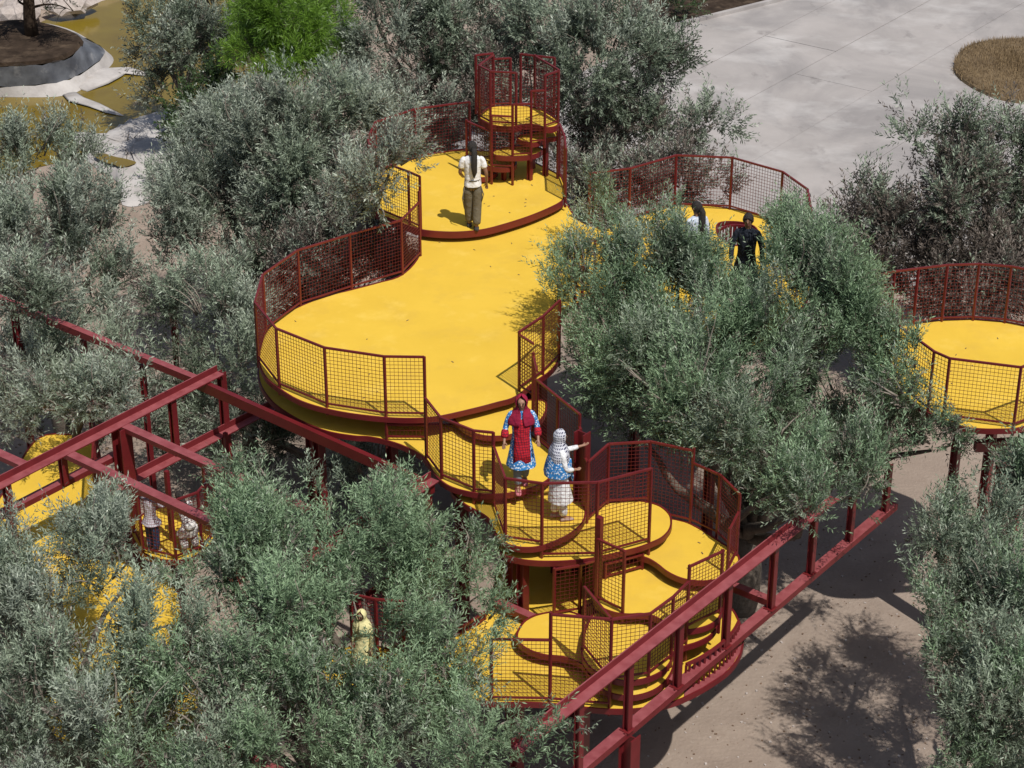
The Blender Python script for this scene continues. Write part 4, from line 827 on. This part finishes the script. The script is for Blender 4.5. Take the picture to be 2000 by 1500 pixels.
# ------------------------------------------------------------------ people
def fabric(name, c1, c2=None, kind='plain', scale=30, rough=0.85, w=.12):
    m = bpy.data.materials.new(name); m.use_nodes = True; t = m.node_tree; b = t.nodes['Principled BSDF']
    b.inputs['Roughness'].default_value = rough; b.inputs['Specular IOR Level'].default_value = .25
    b.inputs['Base Color'].default_value = (*c1, 1)
    tc = t.nodes.new('ShaderNodeTexCoord')
    def mix(fac, a, bb):
        mx = t.nodes.new('ShaderNodeMix'); mx.data_type = 'RGBA'; mx.inputs['A'].default_value = (*a, 1); mx.inputs['B'].default_value = (*bb, 1)
        t.links.new(fac, mx.inputs['Factor']); t.links.new(mx.outputs['Result'], b.inputs['Base Color'])
    if kind == 'blotch':
        n = t.nodes.new('ShaderNodeTexVoronoi'); n.inputs['Scale'].default_value = scale; n.distance = 'EUCLIDEAN'
        t.links.new(tc.outputs['Object'], n.inputs['Vector'])
        r = t.nodes.new('ShaderNodeMapRange'); r.inputs['From Min'].default_value = .25; r.inputs['From Max'].default_value = .5
        t.links.new(n.outputs['Distance'], r.inputs['Value']); mix(r.outputs['Result'], c1, c2)
    elif kind in ('grid', 'check'):
        sx = t.nodes.new('ShaderNodeSeparateXYZ'); t.links.new(tc.outputs['Object'], sx.inputs[0]); ms = []
        a1 = t.nodes.new('ShaderNodeMath'); a1.operation = 'ADD'; t.links.new(sx.outputs['X'], a1.inputs[0]); t.links.new(sx.outputs['Y'], a1.inputs[1])
        for s_ in (a1.outputs[0], sx.outputs['Z']):
            u = t.nodes.new('ShaderNodeMath'); u.operation = 'MULTIPLY'; u.inputs[1].default_value = scale; t.links.new(s_, u.inputs[0])
            f = t.nodes.new('ShaderNodeMath'); f.operation = 'FRACT'; t.links.new(u.outputs[0], f.inputs[0])
            l = t.nodes.new('ShaderNodeMath'); l.operation = 'LESS_THAN'; l.inputs[1].default_value = w; t.links.new(f.outputs[0], l.inputs[0]); ms.append(l)
        c = t.nodes.new('ShaderNodeMath'); c.operation = 'MAXIMUM' if kind == 'grid' else 'MULTIPLY'
        t.links.new(ms[0].outputs[0], c.inputs[0]); t.links.new(ms[1].outputs[0], c.inputs[1]); mix(c.outputs[0], c1, c2)
    elif kind == 'noise':
        n = t.nodes.new('ShaderNodeTexNoise'); n.inputs['Scale'].default_value = scale; t.links.new(tc.outputs['Object'], n.inputs['Vector']); mix(n.outputs['Fac'], c1, c2)
    n = t.nodes.new('ShaderNodeTexNoise'); n.inputs['Scale'].default_value = 14; n.inputs['Detail'].default_value = 3; t.links.new(tc.outputs['Object'], n.inputs['Vector'])
    bp_ = t.nodes.new('ShaderNodeBump'); bp_.inputs['Strength'].default_value = .55; bp_.inputs['Distance'].default_value = .05
    t.links.new(n.outputs['Fac'], bp_.inputs['Height']); t.links.new(bp_.outputs['Normal'], b.inputs['Normal'])
    return m
SKIN = mat('skin', (0.36, 0.20, 0.13), 0.55, col2=(0.32, 0.17, 0.11), scale=12)
SKIND = mat('tan_skin', (0.27, 0.145, 0.09), 0.55, col2=(0.24, 0.125, 0.08), scale=12)
HAIR = mat('black_hair', (0.012, 0.010, 0.009), 0.6, col2=(0.03, 0.023, 0.019), scale=40, bump=1.0, bscale=90)
EYE = mat('eye', (0.02, 0.015, 0.012), 0.3); LIP = mat('lip', (0.28, 0.09, 0.08), 0.5)

def skin_mesh(name, V, E, rad, m, parent, xf, levels=1):
    me = bpy.data.meshes.new(name); me.from_pydata([xf(v) for v in V], E, [])
    o = bpy.data.objects.new(name, me); C.objects.link(o)
    sk = o.modifiers.new('skin', 'SKIN'); sk.use_smooth_shade = True
    o.modifiers.new('sub', 'SUBSURF').levels = levels; o.modifiers['sub'].render_levels = levels
    sv_ = me.skin_vertices[0].data
    for i, r_ in enumerate(rad):
        sv_[i].radius = r_ if hasattr(r_, '__len__') else (r_, r_); sv_[i].use_root = (i == 0)
    bpy.context.view_layer.update()
    dg = bpy.context.evaluated_depsgraph_get(); nm = bpy.data.meshes.new_from_object(o.evaluated_get(dg))
    o.modifiers.clear(); o.data = nm; nm.materials.clear(); nm.materials.append(m)
    nm.polygons.foreach_set('use_smooth', [True] * len(nm.polygons))
    o.parent = parent; WL[o.name] = WL[parent.name]; bpy.data.meshes.remove(me)
    return o

def person(label, px, py, z, H, heading, pose=None, skin=SKIN, top=None, bottom=None, shoes=None, hair='short', scarf=None, head=(0, 0), extra=None, hem=.42, flare=1.0, sleeve='long', group='people on the platforms'):
    """joints in units of the body height; local +y is forward, +x the right hand side"""
    base = at(px, py, z)
    root = thing('person', label, 'person', (base.x, base.y, z), group)
    root.rotation_euler[2] = heading
    J = dict(pelvis=(0, 0, .51), waist=(0, .005, .60), chest=(0, .005, .73), neck=(0, 0, .835), hb=(0, .008, .872),
             shr=(.098, 0, .805), shl=(-.098, 0, .805), elr=(.125, -.02, .625), ell=(-.125, -.02, .625), wrr=(.135, .04, .475), wrl=(-.135, .04, .475),
             hpr=(.052, 0, .49), hpl=(-.052, 0, .49), knr=(.055, .02, .275), knl=(-.055, .02, .275), anr=(.055, 0, .045), anl=(-.055, 0, .045))
    if pose: J.update(pose)
    J = {k: Vector(v) for k, v in J.items()}
    nk = J['neck']; hr = Matrix.Rotation(R(head[1]), 3, 'Z') @ Matrix.Rotation(R(head[0]), 3, 'X')      # head pitch (minus = down), yaw
    tilt = Matrix.Identity(3)
    bend = (J['neck'] - J['chest']).normalized(); tilt = Vector((0, 0, 1)).rotation_difference(Vector((bend.x, bend.y * .9, max(bend.z, .2))).normalized()).to_matrix()
    def hd(p):                                       # p relative to the neck, in head frame
        return J['hb'] + tilt @ (hr @ (Vector(p)))
    S_ = lambda v: Vector(v) * H
    # --- body
    V = []; E = []; Rd = []
    def add(p, r_, par=None):
        V.append(Vector(p)); Rd.append(tuple(x * H for x in r_) if hasattr(r_, '__len__') else r_ * H)
        if par is not None: E.append((par, len(V) - 1))
        return len(V) - 1
    pv = add(J['pelvis'], (.075, .058)); wa = add(J['waist'], (.064, .05), pv); ch = add(J['chest'], (.078, .056), wa); ne = add(J['neck'], .029, ch)
    h0 = add(hd((0, .004, .012)), (.036, .040), ne); h1 = add(hd((0, .006, .058)), (.047, .055), h0); h2 = add(hd((0, 0, .098)), (.036, .042), h1)
    for s_, sx in (('r', 1), ('l', -1)):
        sh = add(J['sh' + s_], .030, ch); el = add(J['el' + s_], .0215, sh); wr = add(J['wr' + s_], .0145, el)
        fd = (J['wr' + s_] - J['el' + s_]).normalized(); side = fd.cross(Vector((0, 0, 1)))
        side = side.normalized() if side.length > .2 else Vector((0, 1, 0))
        if (side.y < 0): side = -side
        pm = add(J['wr' + s_] + fd * .032, (.016, .011), wr)
        nrm_ = fd.cross(side) * -sx
        for k, (o_, l_) in enumerate(((-.012, .036), (-.004, .042), (.004, .040), (.012, .032))):
            f1 = add(J['wr' + s_] + fd * .052 + side * o_, .0052, pm); add(J['wr' + s_] + fd * (.052 + l_ * .85) + side * o_ * 1.1 + nrm_ * .014, .0045, f1)
        t1 = add(J['wr' + s_] + fd * .030 + side * .020, .0055, pm); add(J['wr' + s_] + fd * .052 + side * .031 + nrm_ * .008, .0048, t1)
        hp = add(J['hp' + s_], .048, pv); kn = add(J['kn' + s_], .034, hp); an = add(J['an' + s_], .021, kn)
        toe = Vector((J['an' + s_].x * 1.08, J['an' + s_].y + .075, J['an' + s_].z - .028)); add(toe, (.022, .014), an)
    body = skin_mesh('body', V, E, Rd, skin, root, S_)
    W0 = WL[root.name]
    def part(name, mb, m, smooth=True, sub=0, par=None):
        o = mesh_obj(name, [Vector(v) * H + W0 for v in mb.v], mb.f, m, par or root, smooth)
        if sub: mo = o.modifiers.new('sub', 'SUBSURF'); mo.levels = mo.render_levels = sub
        return o
    # --- face
    for sx in (-1, 1):
        mb = MB(); c = hd((sx * .019, .0545, .062)); mb.ball(c, .008, .006, .0045, 8, 5); part('eye', mb, EYE, par=body)
        mb = MB(); c = hd((sx * .020, .0560, .074)); mb.ball(c, .012, .004, .0028, 8, 5); part('eyebrow', mb, HAIR, par=body)
        if not scarf: mb = MB(); c = hd((sx * .049, .002, .055)); mb.ball(c, .006, .011, .017, 8, 5); part('ear', mb, skin, par=body)
    mb = MB(); mb.tube([hd((0, .053, .066)), hd((0, .064, .050)), hd((0, .056, .044))], [.005, .0095, .006], 6); part('nose', mb, skin, par=body)
    mb = MB(); c = hd((0, .0535, .028)); mb.ball(c, .014, .005, .0042, 8, 5); part('mouth', mb, LIP, par=body)
    # --- clothes
    def ring(c, rx, ry, n=20, wave=0, ph=0, tl=None):
        out = []
        for k in range(n):
            a_ = 2 * math.pi * k / n; f = 1 + wave * math.sin(a_ * 5 + ph) + wave * .6 * math.sin(a_ * 8 + 1.3 * ph)
            v = Vector((math.cos(a_) * rx * f, math.sin(a_) * ry * f, 0)); out.append(Vector(c) + (tl @ v if tl else v))
        return out
    ax = lambda a_, b_: Vector((0, 0, 1)).rotation_difference((J[b_] - J[a_]).normalized()).to_matrix()
    tm = ax('pelvis', 'chest')
    if top:
        mb = MB(); pe, wst, cst = J['pelvis'], J['waist'], J['chest']
        sh_c = (J['shr'] + J['shl']) / 2; u_ = tm @ Vector((0, 0, 1)); rs = []
        hl_ = J['pelvis'].z - hem
        if hl_ > .04:
            k_ = max(2, int(hl_ / .07))
            for i in range(k_, 0, -1):
                f = i / k_; kc = (J['knr'] + J['knl']) / 2; c = pe.lerp(Vector((kc.x, kc.y, pe.z - hl_)), f); c.z = pe.z - hl_ * f
                rs.append(ring(c, .098 + .045 * f * flare, .080 + .045 * f * flare, 24, .045 * f, 1.0 + i * .3))
        elif hl_ > -.02: rs.append(ring(pe + u_ * -.01, .094, .074, 24, .03, .5, tm))
        rs.append(ring(pe + u_ * .03, .092, .074, 24, .02, .8, tm))
        rs.append(ring(wst, .083, .066, 24, .02, .3, tm)); rs.append(ring(cst - u_ * .02, .096, .072, 24, .01, .2, tm))
        rs.append(ring(cst + u_ * .04, .104, .068, 24, 0, 0, tm)); rs.append(ring(sh_c + u_ * .012, .098, .052, 24, 0, 0, tm))
        rs.append(ring(sh_c + u_ * .032, .052, .042, 24, 0, 0, tm)); rs.append(ring(J['neck'] + u_ * .008, .036, .036, 24, 0, 0, tm))
        mb.rings(rs)
        for s_ in 'rl':
            a_, b_, c_ = J['sh' + s_], J['el' + s_], J['wr' + s_]
            inn = a_.lerp((J['shr'] + J['shl']) / 2, .3)
            if sleeve == 'long': mb.tube([inn, a_, a_.lerp(b_, .5), b_, b_.lerp(c_, .5), b_.lerp(c_, .92)], [.032, .036, .032, .028, .026, .025], 12)
            else: mb.tube([inn, a_, a_.lerp(b_, .35), a_.lerp(b_, .72)], [.033, .037, .036, .039], 12)
        part(top[0], mb, top[1], True, 1)
    if bottom:
        mb = MB()
        mb.rings([ring(J['pelvis'] + Vector((0, 0, -.05)), .080, .068, 16), ring(J['pelvis'] + Vector((0, 0, .0)), .088, .070, 16), ring(J['pelvis'] + Vector((0, 0, .055)), .080, .064, 16)], True, True)
        for s_ in 'rl':
            a_, b_, c_ = J['hp' + s_], J['kn' + s_], J['an' + s_]; wd = bottom[2]
            mb.tube([a_ + Vector((0, 0, .02)), a_.lerp(b_, .4), b_, b_.lerp(c_, .35), b_.lerp(c_, .7), b_.lerp(c_, .93)], [.056, .052 * wd, .046 * wd, .045 * wd, .042 * wd, .040 * wd], 12)
        part(bottom[0], mb, bottom[1], True, 1)
    if shoes:
        for s_ in 'rl':
            a_ = J['an' + s_]; mb = MB(); z0 = a_.z - .045
            rs = []
            for (y, w_, h_) in ((-.034, .018, .03), (-.02, .025, .044), (.02, .027, .042), (.06, .030, .030), (.09, .026, .022), (.105, .012, .012)):
                c = Vector((a_.x, a_.y + y, z0)); rs.append([c + Vector((w_ * math.cos(t), 0, h_ * .5 + h_ * .5 * math.sin(t))) for t in (i * math.pi / 5 for i in range(10))])
            mb.rings(rs, True, True); part(shoes[0], mb, shoes[1])
    # --- hair and scarf
    if hair in ('short', 'long', 'braid') and not scarf:
        mb = MB(); n = 18; rs = []
        for i in range(9):
            el = R(88 - i * 17); rr_ = []
            for k in range(n):
                a_ = 2 * math.pi * k / n; fr_ = max(0, math.sin(a_))              # front of the head at +y
                e2 = el if el > R(30) else max(el, R(30) * fr_ * 1.1 + el * (1 - fr_))
                rr_.append(hd((.0535 * math.cos(e2) * math.cos(a_), .063 * math.cos(e2) * math.sin(a_) - .003, .062 + .066 * math.sin(e2))))
            rs.append(rr_)
        mb.rings(rs, True, True); part('hair', mb, HAIR)
        if hair != 'short':
            mb = MB(); b_ = hd((0, -.06, .06)); l_ = .25 if hair == 'long' else .2; dn = Vector((0, 0, -1))
            back = (J['chest'] + Vector((0, -.085, 0)))
            mb.tube([b_, b_ + Vector((.006, -.022, -.04)), b_.lerp(back, .6) + Vector((.01, -.012, 0)), back + Vector((.012, -.006, .02)), back + Vector((.016, -.004, -.05)), back + Vector((.012, -.004, -.11))], [.026, .031, .034, .034, .029, .008], 9)
            part('ponytail', mb, HAIR)
    if scarf:
        mb = MB(); n = 26; rs = []
        def arc(c_fn, gap):
            o = []
            for k in range(n):
                a_ = R(90) + R(gap) + (2 * math.pi - 2 * R(gap)) * k / (n - 1); o.append(c_fn(a_))
            return o
        for el, gap in ((86, 8), (66, 22), (48, 42), (28, 52), (8, 54), (-14, 50), (-34, 40)):
            e2 = R(el); rs.append(arc(lambda a_: hd((.062 * math.cos(e2) * math.cos(a_), .071 * math.cos(e2) * math.sin(a_) - .004, .060 + .073 * math.sin(e2))), gap))
        sc = (J['shr'] + J['shl']) / 2
        for (rx, ry, dz, gap) in ((.058, .060, .045, 14), (.085, .074, .022, 6), (.122, .088, -.02, 5), (.134, .100, -.07, 6), (.132, .104, -.07 - scarf[2], 12)):
            rs.append(arc(lambda a_: sc + Vector((rx * math.cos(a_) * (1 + .04 * math.sin(6 * a_)), ry * math.sin(a_) * (1 + .05 * math.sin(5 * a_)), dz + .02 * math.sin(a_) * (1 if dz < -.1 else 0))), gap))
        vs = [p for r_ in rs for p in r_]
        mb.add(vs, [(i * n + k, i * n + k + 1, (i + 1) * n + k + 1, (i + 1) * n + k) for i in range(len(rs) - 1) for k in range(n - 1)])
        o = part(scarf[0], mb, scarf[1], True, 1); so_ = o.modifiers.new('solid', 'SOLIDIFY'); so_.thickness = .006; so_.offset = 0
    if extra: extra(J, part, hd, ring)
    return root

F_WHITE = fabric('white_cotton', (.78, .78, .78)); F_OLIVE = fabric('olive_twill', (.155, .135, .095), (.12, .105, .075), 'noise', 20)
F_BLUE = fabric('blue_print', (.75, .82, .88), (.035, .21, .52), 'blotch', 34); F_RED = fabric('red_embroidery', (.50, .016, .03), (.10, .012, .03), 'grid', 26, w=.2)
F_REDS = fabric('red_scarf', (.33, .015, .035), (.22, .01, .05), 'noise', 30); F_GREY = fabric('grey_blue_cloth', (.24, .29, .34), (.17, .2, .25), 'noise', 40)
F_PINK = fabric('pink_shoe', (.50, .16, .19)); F_SHOE = fabric('dark_shoe', (.05, .048, .05)); F_TAN = fabric('tan_sandal', (.42, .30, .25))
F_KEF = fabric('checked_scarf', (.58, .59, .64), (.07, .07, .13), 'check', 27, w=.57); F_SILV = fabric('white_brocade', (.62, .64, .66), (.80, .81, .82), 'blotch', 30)
F_NAVY = fabric('dark_kurta', (.022, .027, .040), (.014, .017, .026), 'noise', 16); F_WB = fabric('white_blue_print', (.80, .82, .85), (.52, .60, .74), 'blotch', 40)
F_PLAID = fabric('pale_plaid', (.68, .66, .63), (.20, .19, .21), 'grid', 15, w=.14); F_SHIRT = fabric('checked_shirt', (.55, .58, .64), (.33, .22, .26), 'grid', 28, w=.3)
F_JEAN = fabric('blue_denim', (.05, .085, .19), (.035, .06, .14), 'noise', 40); F_CREAM = fabric('pale_yellow_cloth', (.72, .66, .34)); F_BLK = fabric('black_cloth', (.02, .02, .022))

def belts(J, part, hd, ring):
    mb = MB(); mb.rings([ring(J['pelvis'] + Vector((0, 0, .052)), .086, .070, 16), ring(J['pelvis'] + Vector((0, 0, .07)), .085, .069, 16)]); part('waistband', mb, F_OLIVE)
    for sx, l_ in ((1, .16), (-1, .24)):
        mb = MB(); a_ = J['pelvis'] + Vector((sx * .09, -.03, -.02)); mb.tube([a_, a_ + Vector((sx * .022, -.01, -l_ * .5)), a_ + Vector((sx * .004, -.005, -l_))], [.006, .006, .005], 6); part('strap', mb, F_OLIVE)
    for sx in (1, -1):
        mb = MB(); c = J['kn' + ('r' if sx > 0 else 'l')].lerp(J['hp' + ('r' if sx > 0 else 'l')], .35) + Vector((sx * .048, -.01, 0)); mb.box(c, .02, .06, .075); part('cargo_pocket', mb, F_OLIVE, True, 1)
person('person in white T-shirt and olive cargo trousers with long ponytail, seen from behind', 924, 446, U, 1.62, R(4),
    dict(elr=(.145, -.03, .65), wrr=(.150, .03, .515), ell=(-.135, .01, .64), wrl=(-.10, .12, .56), anr=(.035, -.06, .045), anl=(-.035, .05, .045), knr=(.045, .0, .27), knl=(-.045, .035, .275)),
    SKIND, ('t_shirt', F_WHITE), ('trousers', F_OLIVE, 1.12), ('shoe', F_SHOE), 'long', None, (-8, 12), belts, hem=.50, sleeve='short')
def panel(J, part, hd, ring):
    mb = MB(); n = 7; rs = []
    for z_, w_, y_ in ((.775, .066, .074), (.72, .078, .090), (.60, .072, .088), (.50, .076, .102), (.42, .08, .116), (.29, .085, .132)):
        rs.append([Vector((-w_ + 2 * w_ * k / (n - 1), y_ - .02 * abs(2 * k / (n - 1) - 1) ** 2 + .004, z_)) for k in range(n)])
    vs = [p for r_ in rs for p in r_]; mb.add(vs, [(i * n + k, i * n + k + 1, (i + 1) * n + k + 1, (i + 1) * n + k) for i in range(len(rs) - 1) for k in range(n - 1)])
    o = part('embroidered_panel', mb, F_RED); so_ = o.modifiers.new('solid', 'SOLIDIFY'); so_.thickness = .012
    for s_ in 'rl':
        mb = MB(); a_, b_ = J['el' + s_], J['wr' + s_]; mb.tube([a_.lerp(b_, .1), a_.lerp(b_, .5), a_.lerp(b_, .9)], [.037, .040, .038], 12); part('cuff', mb, F_RED, True, 1)
person('girl in red embroidered and blue dress with red headscarf, stepping down', 1018, 951, B_, 1.50, R(184),
    dict(elr=(.150, .0, .655), wrr=(.165, .075, .560), ell=(-.150, .0, .66), wrl=(-.150, .10, .585), anr=(.035, .07, .045), anl=(-.04, -.09, .055), knr=(.045, .06, .285), knl=(-.045, .0, .285)),
    SKIN, ('dress', F_BLUE), ('trousers', F_GREY, .95), ('shoe', F_PINK), None, ('head_scarf', F_REDS, .03), (-8, -6), panel, hem=.27, flare=1.0)
def shawl(J, part, hd, ring):
    mb = MB(); sc = (J['shr'] + J['shl']) / 2
    mb.rings([ring(sc + Vector((0, -.01, -.27)), .150, .142, 20, .06, 1), ring(sc + Vector((0, -.005, -.17)), .148, .128, 20, .03, 1), ring(sc + Vector((0, 0, -.05)), .118, .09, 20)]); part('blue_shawl', mb, F_BLUE, True, 1)
    mb = MB(); a_ = J['waist'] + Vector((.03, .10, .0)); mb.tube([a_ + Vector((0, 0, .08)), a_, a_ + Vector((.0, .02, -.10)), a_ + Vector((0, .03, -.18))], [.025, .034, .036, .01], 8, True, .4); part('shawl_end', mb, F_BLUE)
person('child in white brocade with black and white checked headscarf, holding the railing', 1090, 1014, C_, 1.44, R(-72),
    dict(ell=(-.11, .10, .70), wrl=(-.08, .25, .735), elr=(.135, .02, .62), wrr=(.085, .13, .585), anr=(.05, .04, .045), anl=(-.05, -.03, .045)),
    SKIN, ('tunic', F_SILV), ('trousers', F_SILV, 1.05), ('sandal', F_TAN), None, ('checked_head_scarf', F_KEF, .10), (-10, -4), shawl, hem=.23, flare=.95)
person('boy in dark kurta looking down, standing among the olive leaves', 1452, 598, M_, 1.66, R(165),
    dict(elr=(.145, .03, .64), wrr=(.13, .11, .52), ell=(-.15, -.01, .64), wrl=(-.16, .05, .50)),
    SKIND, ('kurta', F_NAVY), ('trousers', F_NAVY, 1.1), ('sandal', F_SHOE), 'short', None, (-6, 4), None, hem=.30)
person('person in white and blue print seen from behind, half hidden left of the boy', 1355, 565, M_, 1.58, R(28), None, SKIN, ('blouse', F_WB), ('trousers', F_GREY, 1.0), ('shoe', F_SHOE), 'long', None, (-6, 20), None, hem=.40)
person('small child in checked shirt and blue jeans on the lower left landing', 300, 1078, 2.5, 1.12, R(-32),
    dict(elr=(.11, .10, .68), wrr=(.10, .22, .66), ell=(-.11, .09, .68), wrl=(-.08, .21, .65)), SKIND, ('checked_shirt', F_SHIRT), ('jeans', F_JEAN, 1.15), ('shoe', F_WHITE), 'short', None, (-20, 0), None, hem=.45)
person('small child in pale plaid bending over on the lower left landing', 372, 1076, 2.5, 1.14, R(28),
    dict(pelvis=(0, -.06, .42), waist=(0, .0, .50), chest=(0, .10, .585), neck=(0, .19, .64), hb=(0, .225, .665), shr=(.098, .165, .625), shl=(-.098, .165, .625), elr=(.13, .24, .50), ell=(-.13, .24, .50), wrr=(.09, .33, .42), wrl=(-.09, .33, .42), hpr=(.055, -.06, .40), hpl=(-.055, -.06, .40), knr=(.075, .06, .25), knl=(-.075, .06, .25), anr=(.07, -.03, .045), anl=(-.07, -.03, .045)),
    SKIND, ('plaid_tunic', F_PLAID), ('trousers', F_PLAID, 1.3), ('sandal', F_TAN), 'braid', None, (-10, 0), None, hem=.24, flare=1.1)
person('person in pale yellow glimpsed through the bottom centre olive', 712, 1322, 3.2, 1.05, R(150), None, SKIND, ('tunic', F_CREAM), ('trousers', F_REDS, 1.0), ('shoe', F_SHOE), None, ('pale_scarf', F_CREAM, .04), (-15, 10), None, hem=.28)

# a few fallen leaves on the platforms
rg_ = random.Random(5); mb_ = MB()
for x0, y0, x1, y1, z_, n_ in ((560, 470, 1080, 790, M_, 34), (840, 320, 1080, 440, U, 12), (1120, 1000, 1300, 1080, D_, 5), (1300, 1030, 1420, 1120, E_, 5), (1800, 640, 2000, 820, M_, 10), (980, 1250, 1400, 1370, L_, 14)):
    for _ in range(n_):
        p = at(rg_.uniform(x0, x1), rg_.uniform(y0, y1), z_)
        if any(abs(z - z_) < .01 and inpoly(np.array([p.x]), np.array([p.y]), poly)[0] for poly, z in CLEAR):
            mb_.box((p.x, p.y, z_ + .006), rg_.uniform(.025, .055), rg_.uniform(.008, .014), .006, rg_.uniform(0, 3))
tag(mb_.build('fallen_leaves', M_DEAD), kind='stuff')
